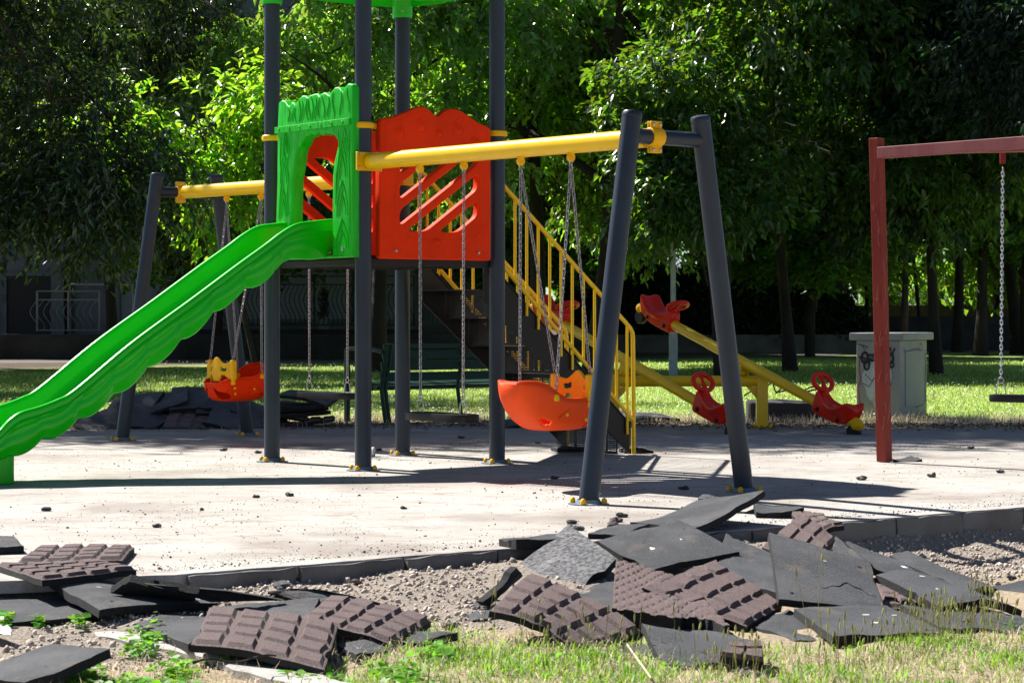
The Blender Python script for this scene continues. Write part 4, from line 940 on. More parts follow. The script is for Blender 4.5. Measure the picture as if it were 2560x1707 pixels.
# ---------------------------------------------------------------- rubber tiles
def clip01(x): return max(0., min(1., x))
def tile(q, zs, kind, label, size=(.5, .5), bend=0.0, ragged=None, nb=4, thick=.030, grp=None, sag=0.0, holes=True, seed=0, fixed=None, extras=()):
    """q: four pixel corners (going round), zs heights; builds the real slab in world space"""
    Pc = [G(p[0], p[1], z) for p, z in zip(q, zs)] if fixed is None else [Vector(p) for p in fixed]
    c0 = sum(Pc, Vector())/4
    a, b, c, d = [p-c0 for p in Pc]
    nrm = ((b-a).cross(d-a)+(d-c).cross(b-c)).normalized()
    if nrm.z < 0 and kind != 'flip': nrm = -nrm
    n = 25 if kind in ('grid', 'stud') else 13
    if kind == 'stud': n = 99
    rnd = random.Random(seed*7+3)
    if not ragged:
        ragged = [(rnd.choice('LRTB'), a_, a_+rnd.uniform(.08, .28), rnd.uniform(.015, .05)) for a_ in (rnd.uniform(.05, .7) for _ in range(rnd.choice((1, 2, 2, 3))))]
    top_ = []; off = Vector((seed*3.1, seed*1.7, 0))
    # coordinate lines: for the block relief put lines on the bevels
    if kind == 'grid':
        xs_ = [0]
        for k in range(nb):
            u0, u1 = k/nb, (k+1)/nb; g_ = .014/.5*2; xs_ += [u0+.018, u0+.018+.022, (u0+u1)/2, u1-.018-.022, u1-.018]
        xs_ = sorted(set([0, .012]+[round(x, 4) for x in xs_ if x > 0]+[.988, 1]))
        ys_ = xs_
    else: xs_ = ys_ = list(np.linspace(0, 1, n))
    def hgt(u, v):
        if kind == 'grid':
            def f(x):
                k = x*nb % 1; m = min(k, 1-k)/nb; return clip01((m-.0178)/.022)
            return .0135*min(f(u), f(v))-.006
        if kind == 'stud':
            s_ = 7; best = 9
            for dx in (0, .5):
                uu = u*s_+dx; vv = v*s_*1.7/1.7+dx; du = (uu % 1)-.5; dv = (vv % 1)-.5; best = min(best, math.hypot(du, dv))
            return .006*clip01((.33-best)/.07)
        return 0
    def P(u, v):
        p = a*(1-u)*(1-v)+b*u*(1-v)+c*u*v+d*(1-u)*v
        w_ = bend*(4*u*(1-u)-.5)*0+bend*4*u*(1-u)+sag*4*v*(1-v)
        w_ += .011*noise.noise(Vector((u*1.6+seed, v*1.6, seed)))+.0045*noise.noise(Vector((u*4, v*4, seed)))+.002*noise.noise(Vector((u*14, v*14, seed)))
        return p+nrm*w_
    def rag(u, v):  # pull edge points in irregularly
        j = .010*noise.noise(Vector((u*9+seed, v*9, 1)))+.005*noise.noise(Vector((u*31+seed, v*31, 5)))
        return j
    mb = MB(); R = []
    for i, u in enumerate(xs_):
        row = []
        for j, v in enumerate(ys_):
            uu, vv = u, v
            if u in (0, 1): uu = u+(1 if u == 0 else -1)*abs(rag(u, v))*.7
            if v in (0, 1): vv = v+(1 if v == 0 else -1)*abs(rag(v+3, u))*.7
            if ragged:
                for (e, lo, hi, dep) in ragged:
                    x, y = (u, v) if e in 'LR' else (v, u)
                    if lo < y < hi:
                        s_ = dep*math.sin(PI*(y-lo)/(hi-lo))**.5*(1+.35*noise.noise(Vector((y*23, seed, 0))))
                        if e == 'L': uu = s_+(1-s_)*uu
                        if e == 'R': uu = uu*(1-s_)
                        if e == 'T': vv = vv*(1-s_)
                        if e == 'B': vv = s_+(1-s_)*vv
            p = P(uu, vv)+nrm*hgt(u, v)
            if u in (0, 1) or v in (0, 1): p = p-nrm*.003
            row.append(p)
        R.append(row)
    nu, nv = len(xs_), len(ys_)
    mb.grid(R)
    o = len(mb.v); T2 = [[p-nrm*(thick+hgt(xs_[i], ys_[j])) for j, p in enumerate(row)] for i, row in enumerate(R)]
    m1 = len(mb.f); mb.grid([r[::-1] for r in T2], mi=1)
    # sides (duplicate ring so the rim can be dark)
    ring = [(i, 0) for i in range(nu)]+[(nu-1, j) for j in range(1, nv)]+[(i, nv-1) for i in range(nu-2, -1, -1)]+[(0, j) for j in range(nv-2, 0, -1)]
    A1 = [R[i][j] for i, j in ring]; A2 = [T2[i][j] for i, j in ring]
    mb.grid([A1, A2], closed_v=True, mi=1)
    mt = {'grid': 'maroon', 'stud': 'maroon', 'flat': 'rub', 'grey': 'rubg', 'flip': 'rub'}[kind]
    me = bpy.data.meshes.new('rubber_tile'); me.from_pydata([tuple(p) for p in mb.v], [], mb.f)
    me.materials.append(M[mt]); me.materials.append(M['edge'] if kind != 'under' else M['maroon']); me.polygons.foreach_set('material_index', mb.m)
    bm = bmesh.new(); bm.from_mesh(me); bmesh.ops.remove_doubles(bm, verts=bm.verts, dist=1e-6); bmesh.ops.recalc_face_normals(bm, faces=bm.faces); bm.to_mesh(me); bm.free()
    ob = link('rubber_tile', me); ob.location = c0
    tag(ob, label, 'rubber tile', grp or 'loose rubber safety tiles')
    for (kind_, uu, vv, rr) in extras:
        e1 = (b-a).normalized(); e2 = nrm.cross(e1); m_ = MB()
        if kind_ == 'crack':
            pts = [P(uu+(vv-uu)*t, rr+.06*math.sin(t*7+1)+.02*math.sin(t*23))+nrm*.0006 for t in np.linspace(0, 1, 26)]
            m_.tube(pts, [.0006+.0022*math.sin(PI*i/25)*abs(math.sin(i*1.7)) for i in range(26)], 5); build(m_, 'crack', M['edge'], ob)
            continue
        p0 = P(uu, vv)+nrm*.0012; sx_ = 1 if kind_ == 'hole' else 1.9
        ring = [p0+e1*rr*sx_*math.cos(q_)*(1+.2*math.sin(3*q_+uu*9))+e2*rr*math.sin(q_)*(1+.25*math.sin(2*q_+vv*7)) for q_ in np.linspace(0, 2*PI, 15)[:-1]]
        m_.add([p0+nrm*(-.0006 if kind_ == 'hole' else .001)]+ring, [(0, i+1, (i+1) % 14+1) for i in range(14)])
        build(m_, 'painted_bolt_hole' if kind_ == 'hole' else 'white_mark', M['bdark'] if kind_ == 'hole' else M['flower'], ob)  # each hole is a flat black disc, its inner shade painted
    return ob
HP = 'loose rubber safety tiles in the big heap'; LP = 'loose rubber safety tiles in the left scatter'; BP = 'rubber tiles dumped in the heap behind the playground'
tile([(1421,1308),(1541,1391),(1448,1491),(1271,1431)], (.10, .0, -.13, -.08), 'grey', 'grey speckled rubber tile with worn white granules, peaked at the left of the heap', grp=HP, ragged=[('R', .35, .8, .10)], seed=1)
tile([(1320,1430),(1606,1577),(1448,1618),(1225,1520)], (.055, -.10, -.125, -.01), 'grid', 'maroon block tile sagging in front of the grey speckled tile', grp=HP, bend=.025, seed=2)
tile([(1690,1295),(1849,1374),(1623,1425),(1492,1348)], (.115, .01, -.055, .04), 'flat', 'broad black tile lying flat across the middle of the heap, white mark in its centre', grp=HP, seed=3, extras=[('hole', .28, .12, .006), ('mark', .52, .66, .010), ('mark', .48, .3, .004)])
tile([(1911,1224),(1733,1314),(1575,1306),(1740,1250)], (.17, .05, .03, .09), 'flat', 'black tile with its corner raised highest, at the back top of the heap', grp=HP, bend=-.02, seed=4)
tile([(1905,1262),(1976,1295),(1904,1368),(1751,1320)], (.03, .0, -.10, -.05), 'flat', 'black brown tile in the shadow of the raised corner', grp=HP, seed=5)
tile([(2004,1278),(2088,1340),(2030,1410),(1905,1365)], (.08, -.01, -.09, -.05), 'grid', 'maroon block tile propped up at the back right of the heap', grp=HP, nb=3, seed=6)
tile([(1606,1462),(1790,1395),(1957,1505),(1868,1562)], (-.01, .02, -.09, -.12), 'grid', 'maroon block tile in the middle front of the heap, eyelet in its left block', grp=HP, seed=7)
tile([(1815,1330),(1940,1388),(1945,1480),(1780,1440)], (.05, -.02, -.10, -.07), 'flat', 'matt black tile wedged behind the middle maroon tile', grp=HP, seed=8)
tile([(1923,1328),(2176,1402),(2210,1520),(1949,1492)], (.145, .03, -.10, -.05), 'flat', 'large cracked black tile leaning up on the right of the heap, with two holes', grp=HP, seed=9, extras=[('hole', .86, .22, .009), ('hole', .13, .9, .008), ('crack', .42, .97, .68), ('mark', .52, .28, .004)])
tile([(2118,1350),(2357,1434),(2290,1450),(2080,1390)], (.01, -.09, -.10, -.03), 'flat', 'long grey black tile sloping down to the gravel on the right', grp=HP, seed=10, extras=[('mark', .7, .4, .010)])
tile([(2087,1338),(2165,1400),(2155,1450),(2078,1378)], (.03, -.03, -.10, -.04), 'flat', 'small black tile corner sticking up behind the cracked leaning tile', grp=HP, seed=11)
tile([(2190,1435),(2335,1446),(2556,1522),(2355,1515)], (-.01, -.045, -.12, -.09), 'flat', 'curled black tile tapering to the right edge of the heap', grp=HP, bend=.03, seed=12, extras=[('mark', .45, .25, .008), ('mark', .3, .6, .006)])
tile([(1985,1519),(2215,1508),(2365,1580),(2081,1587)], (-.08, -.085, -.115, -.10), 'flat', 'long black tile lying flat at the front of the heap behind the seed heads', grp=HP, seed=13, extras=[('mark', .62, .3, .008), ('mark', .55, .62, .009), ('mark', .85, .4, .006), ('hole', .2, .2, .006)])
tile([(2250,1508),(2507,1525),(2555,1580),(2350,1565)], (-.105, -.12, -.135, -.12), 'flat', 'black tile low at the far right of the heap with a torn corner', grp=HP, seed=14, ragged=[('T', .3, .8, .12)])
tile([(1970,1520),(2090,1590),(1985,1600),(1885,1560)], (-.11, -.13, -.135, -.125), 'flat', 'black tile pushed under the long flat front tile', grp=HP, seed=15)
tile([(1604,1555),(1880,1597),(1905,1680),(1655,1655)], (-.03, -.09, -.135, -.12), 'flat', 'black tile with a torn notch, nearest the camera at the foot of the heap', grp=HP, seed=16, ragged=[('T', .35, .75, .2)])
tile([(1823,1600),(1905,1608),(1910,1648),(1800,1635)], (-.06, -.07, -.10, -.09), 'grid', 'broken maroon piece lying on the torn front tile', grp=HP, seed=17, nb=2, ragged=[('L', .1, .9, .1)])
tile([(1475,1620),(1612,1608),(1652,1640),(1530,1646)], (-.115, -.11, -.125, -.13), 'flat', 'low black strip tile in the grass left of the torn front tile', grp=HP, seed=18, ragged=[('B', .1, .5, .2)])
tile([(1540,1398),(1700,1440),(1825,1560),(1530,1520)], (.03, -.03, -.085, -.06), 'stud', 'maroon tile with round studs and a torn edge, in the middle of the heap', grp=HP, seed=19, ragged=[('T', .6, .95, .08)], thick=.045)
tile([(1247,1345),(1400,1334),(1470,1344),(1290,1350)], (.035, .04, .045, .04), 'flat', 'thin black tile seen edge on, lying out over the kerb left of the heap', grp=HP, seed=20, thick=.045)
tile([(1470,1331),(1545,1307),(1622,1309),(1555,1336)], (.03, .035, .04, .02), 'flat', 'narrow dark tile edge behind the broad flat tile', grp=HP, seed=21)
tile([(1745,1243),(1755,1237),(1800,1241),(1790,1262)], (.05, .055, .05, .03), 'flat', 'small dark tile corner behind the raised tile', grp=HP, seed=22)
tile([(1883,1254),(1995,1261),(2010,1268),(1890,1275)], (.06, .055, .06, .04), 'flat', 'dark tile lying on the pad at the back right of the heap', grp=HP, seed=23, thick=.05, bend=-.015)
tile([(1975,1278),(2055,1281),(2110,1310),(2030,1322)], (.035, .035, .02, .0), 'grid', 'crumbling maroon tile at the kerb behind the heap', grp=HP, seed=24, nb=3, ragged=[('R', .2, .9, .2)])
tile([(2190,1450),(2330,1475),(2375,1515),(2215,1518)], (-.10, -.11, -.125, -.12), 'grid', 'maroon tile showing between the curled black tile and the leaning one', grp=HP, seed=25)
tile([(2310,1442),(2460,1478),(2450,1505),(2330,1492)], (-.11, -.125, -.13, -.13), 'grid', 'maroon tile end poking out at the gravel below the dark standing edge', grp=HP, seed=26, nb=3)
tile([(2225,1386),(2300,1390),(2500,1472),(2420,1480)], (-.035, -.05, -.125, -.11), 'flat', 'black tile standing on edge along the gravel pit', grp=HP, seed=27, thick=.045, bend=.02)
tile([(2430,1468),(2570,1450),(2640,1475),(2500,1492)], (-.135, -.13, -.13, -.135), 'flat', 'grey tile half sunk in gravel at the right edge', grp=HP, seed=28)
tile([(2490,1540),(2540,1535),(2620,1560),(2560,1570)], (-.13, -.125, -.13, -.13), 'flat', 'small black tile end in weeds at the far right', grp=HP, seed=29)
tile([(1275,1414),(1290,1436),(1200,1512),(1184,1500)], (.02, -.03, -.11, -.09), 'flat', 'black shard leaning against the left edge of the heap', grp=HP, seed=30, ragged=[('L', .2, .9, .3)])
tile([(1140,1500),(1190,1494),(1290,1530),(1200,1540)], (-.12, -.115, -.125, -.13), 'flat', 'flat grey black sheet on the gravel left of the heap', grp=HP, seed=31)
tile([(1560,1490),(1640,1470),(1840,1590),(1700,1610)], (-.11, -.11, -.12, -.13), 'flat', 'dark tile buried below the studded tile', grp=HP, seed=32, thick=.06)
tile([(1330,1500),(1560,1440),(1700,1560),(1480,1600)], (-.12, -.08, -.13, -.135), 'flat', 'dark tile buried below the sagging maroon tile', grp=HP, seed=33)
tile([(1900,1400),(2090,1400),(2150,1490),(1960,1500)], (-.09, -.09, -.12, -.125), 'flat', 'dark tile buried behind the cracked leaning tile', grp=HP, seed=34)
tile([(1640,1330),(1800,1330),(1830,1420),(1650,1420)], (-.03, -.03, -.10, -.10), 'flat', 'dark tile buried below the broad flat tile', grp=HP, seed=35)
# left scatter
tile([(-90,1338),(36,1338),(60,1364),(-70,1368)], (.04, .04, .035, .035), 'flat', 'black tile lying on the pad at the left edge of the picture', grp=LP, seed=40)
tile([(96,1363),(336,1362),(306,1398),(42,1398)], (.03, .035, .03, .03), 'grid', 'maroon block tile lying flat on the pad, upper of the two', grp=LP, seed=41)
tile([(-10,1408),(250,1400),(341,1422),(105,1444)], (.033, .033, .031, .031), 'grid', 'maroon block tile lying on the pad, lower of the two', grp=LP, seed=42)
tile([(125,1446),(400,1470),(545,1507),(248,1526)], (.01, -.05, -.06, -.05), 'flat', 'black tile with a sharp raised corner, on top at the left', grp=LP, seed=43, bend=.01, extras=[('hole', .18, .82, .008), ('mark', .3, .3, .006)])
tile([(-60,1500),(172,1491),(242,1537),(20,1556)], (-.06, -.065, -.085, -.08), 'flat', 'rounded black tile at the left edge above the white plastic', grp=LP, seed=44)
tile([(329,1433),(500,1466),(480,1492),(280,1460)], (.06, .02, -.05, .015), 'flat', 'black tile folded up in a low peak by the kerb', grp=LP, seed=45)
tile([(360,1455),(560,1472),(705,1496),(520,1500)], (.03, -.0, -.055, -.04), 'flat', 'long dark tile edge running along the gravel', grp=LP, seed=46, thick=.05)
tile([(335,1555),(530,1508),(650,1515),(470,1610)], (-.085, -.085, -.08, -.085), 'flat', 'smooth black tile beside the pale kerb slab', grp=LP, seed=47)
tile([(523,1512),(845,1558),(812,1664),(477,1608)], (-.01, -.04, -.085, -.06), 'grid', 'maroon block tile sloping over the kerb slab, lower of the joined pair', grp=LP, seed=48, bend=.012)
tile([(821,1489),(1079,1548),(975,1605),(735,1556)], (-.05, -.095, -.10, -.055), 'grid', 'maroon block tile arched beside the gravel, upper of the joined pair', grp=LP, seed=49, bend=.02)
tile([(668,1478),(824,1476),(950,1503),(790,1512)], (-.05, -.03, -.075, -.08), 'flat', 'curved black tile standing on edge against the gravel', grp=LP, seed=50, bend=.02)
tile([(610,1505),(800,1492),(780,1545),(640,1535)], (-.075, -.06, -.08, -.085), 'flat', 'dusty black tile behind the joined maroon pair', grp=LP, seed=51)
tile([(1030,1575),(1144,1577),(1060,1602),(985,1597)], (-.105, -.10, -.11, -.11), 'flat', 'small torn black piece right of the arched maroon tile', grp=LP, seed=52, ragged=[('L', .1, .9, .25)])
tile([(841,1608),(905,1598),(990,1612),(890,1634)], (-.10, -.10, -.105, -.105), 'flat', 'small black tile corner under the arched maroon tile', grp=LP, seed=53)
tile([(115,1609),(274,1617),(60,1706),(-120,1690)], (-.055, -.01, -.07, -.085), 'flat', 'black tile alone on the dry soil in the bottom left corner', grp=LP, seed=54, extras=[('hole', .75, .55, .007)], ragged=[('T', .15, .6, .10)])
tile([(1095,1512),(1240,1508),(1300,1535),(1180,1548)], (-.125, -.12, -.125, -.13), 'flat', 'black sheet end among the weeds left of the heap', grp=LP, seed=55)
# heap behind the playground: leaning and piled, around (-3,20.4)
random.seed(21)
def rtile(cx, cy, z, rx, ry, rz, kind, label, seed, s_=.5, grp=BP):
    R_ = Matrix.Translation((cx, cy, z)) @ Matrix.Rotation(rz, 4, 'Z') @ Matrix.Rotation(rx, 4, 'X') @ Matrix.Rotation(ry, 4, 'Y')
    pts = [R_ @ Vector(p) for p in ((-s_/2, -s_/2, 0), (s_/2, -s_/2, 0), (s_/2, s_/2, 0), (-s_/2, s_/2, 0))]
    return tile(None, None, kind, label, seed=seed, fixed=pts, grp=grp, bend=random.uniform(-.03, .03))
bl = [(263, 1045, .09, .5, -.35, .4, 'flat', 'black tile at the left foot of the rear heap, beside the far frame leg'),
 (318, 1030, .17, .75, -.2, -.3, 'flat', 'black tile with bright dappled light left of centre in the rear heap'),
 (375, 1040, .10, .6, .25, .3, 'flat', 'black tile leaning forward in the rear heap, below the slide edge'),
 (400, 1000, .25, .35, -.45, .15, 'flat', 'black tile with a peaked corner on the crest of the rear heap'),
 (450, 1020, .20, .45, .05, -.1, 'grid', 'maroon tile deep in the shade of the rear heap'),
 (500, 1000, .29, .55, .0, .1, 'flat', 'topmost black tile of the rear heap, left of the red toddler swing'),
 (490, 1045, .08, .45, .1, .0, 'grid', 'maroon tile at the front foot of the rear heap'),
 (560, 1020, .24, .6, .12, .2, 'flat', 'black tile under the red toddler swing in the rear heap'),
 (600, 1045, .12, .6, .3, -.2, 'flat', 'black tile right of the far frame leg in the rear heap'),
 (650, 1030, .16, .4, .42, .1, 'flat', 'black tile sloping down behind the left tower post'),
 (560, 1055, .05, .3, .05, .4, 'flat', 'lowest black tile of the rear heap, near the far leg'),
 (345, 1060, .05, .25, -.1, -.2, 'flat', 'flat black tile on the ground at the left of the rear heap'),
 (430, 1062, .06, .4, .05, .1, 'flat', 'black tile on the ground in the middle of the rear heap')]
for k, (px, py, z, rx, ry, rz, kd_, lb) in enumerate(bl):
    Y = 20.7 if z > .15 else 20.35; x = (px-1280)/F*Y
    rtile(x, Y, z*.9, rx*.62, ry*.8, rz, kd_, lb, 60+k, .56)
for k in range(6):
    x = (755-1280)/F*20.7; rtile(x+random.uniform(-.06, .06), 20.75+random.uniform(-.05, .05), .05+.045*k, .02*k-.02, random.uniform(-.06, .08)+(.12 if k == 5 else 0), random.uniform(-.3, .3), 'grid' if k < 2 else 'flat', ['bottom', 'second', 'third', 'fourth', 'fifth', 'topmost'][k]+' tile of the low stack behind the left tower posts', 80+k, .5)
for k, (px, py, lb) in enumerate([(1560, 1040, 'black tile flopped on the ground behind the stair foot'), (1620, 1050, 'dark tile flat on the ground right of the stair foot, behind it'), (1310, 1066, 'dark tile flat on the ground below the orange swing')]):
    p = G(px, py); rtile(p.x, p.y, .04, .05, .06*(1-k), .3, 'flat', lb, 90+k, .5)
for k, (px, py, lb) in enumerate([(1420, 1128, 'rubber scrap under the stairs foot'), (1590, 1131, 'rubber scrap by the stair newel'), (2255, 1152, 'black rubber strip at the foot of the red brown post')]):
    p = G(px, py); rtile(p.x, p.y, .03, .02, .0, .2, 'flat', lb, 95+k, .22)
# ---------------------------------------------------------------- rubber chunks and clods on the pad
chk = [(118, 1277, .05, 'black rubber scrap on the bright pad at the left'), (392, 1318, .045, 'small curled rubber scrap on the bright pad, left of centre'), (1010, 1272, .035, 'dark cube shaped rubber scrap between the post and the heap'), (724, 1240, .05, 'crumbly dark clod in front of the left tower post'), (640, 1244, .04, 'thin dark clod left of the front tower post base'), (947, 1127, .045, 'square dark chunk beside the front tower post'), (559, 1127, .05, 'dark clod behind the left tower post'), (645, 1133, .05, 'flat clod at the left tower post base'), (1153, 1096, .05, 'dark chunk in the shade between two posts'), (1344, 1109, .045, 'brown clod below the orange swing'), (1386, 1197, .045, 'dark clod in the shadow by the near frame leg'), (1710, 1224, .05, 'crumpled brown scrap by the right frame leg'), (2154, 1200, .045, 'rounded grey stone on the bright pad'), (2331, 1193, .045, 'rounded grey stone right of the red brown post'), (2500, 1182, .05, 'flat dark clod at the right of the pad'), (2427, 1122, .05, 'dark clod in the tree shade at the right'), (1336, 1233, .02, 'tiny upright splinter on the bright pad')]
for k, (px, py, r, lb) in enumerate(chk):
    p = G(px, py); mb = MB(); mb.ball((0, 0, r*.35), r*.8, 14, sc=(1.15, .8, .55))
    mb.v = [tuple(Vector(v)*(1+.55*noise.noise(Vector(v)*34+Vector((k*3, 0, 0))))) for v in mb.v]
    cat_ = 'stone' if 'stone' in lb else 'debris'
    o = build(mb, 'stone' if 'stone' in lb else 'rubber_scrap', M['peb'] if 'stone' in lb else M['rub'], None, ang=25); o.location = (p.x, p.y, 0); o.scale = (.62, .62, .55) if 'stone' not in lb else (.75, .75, .8); tag(o, lb, cat_, 'stones and scraps scattered over the pad')

rq = random.Random(77)
for k in range(22):
    px, py = rq.choice([(rq.uniform(1080, 1260), rq.uniform(1480, 1550)), (rq.uniform(1620, 1900), rq.uniform(1600, 1660)), (rq.uniform(2380, 2540), rq.uniform(1400, 1540)), (rq.uniform(600, 1000), rq.uniform(1470, 1520)), (rq.uniform(1400, 1560), rq.uniform(1290, 1330))])
    p = G(px, py, -.1 if py > 1400 else 0); r = rq.uniform(.012, .03); mb = MB(); mb.ball((0, 0, r*.3), r, 12, sc=(1.3, .9, .55))
    mb.v = [tuple(Vector(v)*(1+.7*noise.noise(Vector(v)*45+Vector((k*5, 0, 0))))) for v in mb.v]
    o = build(mb, 'rubber_scrap', M['rub'] if k % 3 else M['maroon'], None, ang=25); o.location = (p.x, p.y, float(gz(p.x, p.y))+.004 if kd(p.x, p.y) < 0 else .002); tag(o, 'small torn rubber crumb lying loose around the tile heaps', 'debris', 'small rubber crumbs around the tile heaps')
# ---------------------------------------------------------------- loose ground cover
def inst(proto_v, proto_f, pos, scale, rot3, name, mat_, sm=False):
    """numpy instancing: proto (k,3); pos (n,3); scale (n,3) or (n,1); rot3 (n,3,3)"""
    n = len(pos); k = len(proto_v)
    V = proto_v[None]*scale[:, None, :] if scale.ndim == 2 else proto_v[None]*scale[:, None, None]
    V = np.einsum('nij,nkj->nki', rot3, V)+pos[:, None, :]
    Fc = (proto_f[None]+(np.arange(n)*k)[:, None, None]).reshape(-1, proto_f.shape[1])
    return raw(name, V.reshape(-1, 3), Fc, mat_, sm=sm)
def rotz(a):
    c, s_ = np.cos(a), np.sin(a); z = np.zeros_like(a); o = np.ones_like(a)
    return np.stack([np.stack([c, -s_, z], -1), np.stack([s_, c, z], -1), np.stack([z, z, o], -1)], -2)
def randrot(n):
    q = RNG.normal(size=(n, 4)); q /= np.linalg.norm(q, axis=1)[:, None]; w_, x, y, z = q.T
    return np.stack([np.stack([1-2*(y*y+z*z), 2*(x*y-z*w_), 2*(x*z+y*w_)], -1), np.stack([2*(x*y+z*w_), 1-2*(x*x+z*z), 2*(y*z-x*w_)], -1), np.stack([2*(x*z-y*w_), 2*(y*z+x*w_), 1-2*(x*x+y*y)], -1)], -2)
bm = bmesh.new(); bmesh.ops.create_icosphere(bm, subdivisions=1, radius=1); icov = np.array([v.co[:] for v in bm.verts]); icof = np.array([[v.index for v in f.verts] for f in bm.faces]); bm.free()
icov = icov*(1+RNG.uniform(-.25, .25, (len(icov), 1)))
# gravel in the trench
n = 30000; x = RNG.uniform(-2.0, 3.3, n); y = RNG.uniform(7.2, 12.2, n); d = kd(x, y)
dens = ((d < -.0) & (d > -1.25+.25*np.sin(x*2.3)) & (x > -1.75)).astype(float)
dens *= np.where((x > -.1) & (x < 1.3), .25, 1)
keep = RNG.uniform(size=n) < dens; x, y = x[keep], y[keep]; n = len(x)
sz = RNG.gamma(3, .0014, n)+.0018
pos = np.stack([x, y, gz(x, y)+sz*.35], -1)
o = inst(icov, icof, pos, sz[:, None]*RNG.uniform(.6, 1.3, (n, 3)), randrot(n), 'gravel', M['stoneg']); tag(o, 'grey brown crushed gravel spilling below the kerb', 'gravel', kind='stuff')
# grit on the pad, denser near the kerb
n = 15000; t_ = RNG.uniform(size=n); x = RNG.uniform(-5, 6, n); y = 8.2+RNG.gamma(1.6, 3.2, n); 
cl = RNG.integers(0, 60, n); cx = RNG.uniform(-4, 4.5, 60); cy = RNG.uniform(9.5, 19, 60); m_ = RNG.uniform(size=n) < .45
x = np.where(m_, cx[cl]+RNG.normal(0, .22, n), x); y = np.where(m_, cy[cl]+RNG.normal(0, .35, n), y)
e_ = RNG.uniform(size=n) < .22; xe = RNG.uniform(-1.8, 4, n); x = np.where(e_, xe, x); y = np.where(e_, kl(xe)+.14+RNG.gamma(1.2, .13, n), y)
keep = (kd(x, y) > .1) & (y < 20.5); x, y = x[keep], y[keep]; n = len(x); sz = RNG.gamma(1.1, .0010, n)+.0009; sz = np.minimum(sz, .013)
o = inst(icov, icof, np.stack([x, y, sz*.3], -1), sz[:, None]*RNG.uniform(.6, 1.3, (n, 3)), randrot(n), 'grit', M['peb']); tag(o, 'dark grit and crumbs scattered over the concrete pad', 'grit', kind='stuff')
# fallen crumbs and leaf litter at the back border of the pad
n = 9000; x = RNG.uniform(-7, 8, n); y = 20.55+RNG.normal(0, .42, n)+.5*np.exp(-((x-.3)/1.4)**2); sz = RNG.uniform(.008, .03, n)
q4 = np.array([[-1, -.5, 0], [1, -.35, .15], [.8, .45, 0], [-.9, .5, .2]]); f4 = np.array([[0, 1, 2, 3]])
o = inst(q4, f4, np.stack([x, y, np.full(n, .012)], -1), sz[:, None]*np.ones((n, 3)), np.einsum('nij,njk->nik', rotz(RNG.uniform(0, 6.28, n)), randrot(n)*.3+np.eye(3)*.7), 'leaf_litter', leafmat('leaf litter', (.12, .085, .05), (.1, .07, .04), .9, .1, .1, .5, .02)); tag(o, 'dry leaf litter along the far border of the pad', 'leaf litter', kind='stuff')
# blades
def blades(name, x, y, z, L_, wd, lean, mat_, label, cat_, az=None):
    n = len(x); az = RNG.uniform(0, 6.28, n) if az is None else az
    bv = RNG.uniform(.15, 1, n)*lean; dx, dy = np.cos(az), np.sin(az); px, py = -dy, dx
    V = np.zeros((n, 5, 3))
    for k, (t, w_) in enumerate(((0, 1), (0, -1), (.55, .8), (.55, -.8), (1, 0))):
        hx = L_*t*np.sin(bv*t); hz = L_*t*np.cos(bv*t)
        V[:, k, 0] = x+dx*hx+px*wd*w_*.5; V[:, k, 1] = y+dy*hx+py*wd*w_*.5; V[:, k, 2] = z+hz
    tri = np.array([[0, 1, 3], [0, 3, 2], [2, 3, 4]]); Fc = (tri[None]+(np.arange(n)*5)[:, None, None]).reshape(-1, 3)
    o = raw(name, V.reshape(-1, 3), Fc, mat_); return tag(o, label, cat_, kind='stuff')
def fnoise(x, y, s, o=0):
    return (np.sin(x*s+o)*np.cos(y*s*1.3+o*2)+np.sin(x*s*2.3+y*s*1.7+o)*.6+np.cos(x*s*4.1-y*s*3.3+o*3)*.4)/2
def fgz(x, y): return gz(x, y)
def scatter(n, x0, x1, y0, y1, df):
    x = RNG.uniform(x0, x1, n); y = RNG.uniform(y0, y1, n); k = RNG.uniform(size=n) < df(x, y); return x[k], y[k]
def front_d(x, y):
    """grass density in front of the trench"""
    yb = np.interp(x, [-.8, -.55, -.3, 0, .4, .8, 1.2, 1.6, 2.0, 2.5, 3], [7.6, 8.05, 8.25, 7.95, 7.8, 7.68, 7.62, 7.95, 8.25, 8.55, 8.7]); g = smooth(yb+.12, yb-.15, y)*smooth(-.85, -.35, x)
    g = g*(.26+1.3*np.clip(fnoise(x, y, 3.1, 1)+.15, 0, .9))
    return g
x, y = scatter(90000, -1, 2.6, 5.9, 9.6, front_d); n = len(x)
blades('grass', x, y, fgz(x, y), RNG.gamma(5, .0062, n)+.008, RNG.uniform(.0025, .006, n), 1.7, M['grass'], 'bright green grass growing in front of the tile heap', 'grass')
x, y = scatter(60000, -2.2, 2.6, 5.9, 9.4, lambda x, y: smooth(-.85, -1.2, kd(x, y))*(.55+.45*np.clip(-fnoise(x, y, 3.1, 1), 0, 1))); n = len(x)
k = y < np.interp(x, [-2, -.6, -.3, 0, .4, .8, 1.2, 1.6, 2.0, 2.5, 3], [9, 8.1, 8.25, 7.9, 7.7, 7.5, 7.45, 7.9, 8.2, 8.6, 8.8]); x, y = x[k], y[k]; n = len(x)
blades('dry_grass', x, y, fgz(x, y)+.002, RNG.uniform(.02, .08, n), RNG.uniform(.0012, .003, n), 2.2, M['straw'], 'dead straw coloured thatch on the ground', 'dry grass')
x, y = scatter(5000, -2.2, -.2, 5.9, 8.4, lambda x, y: smooth(-.85, -1.2, kd(x, y))*np.clip(fnoise(x, y, 4.2, 5)-.1, 0, 1)); n = len(x)
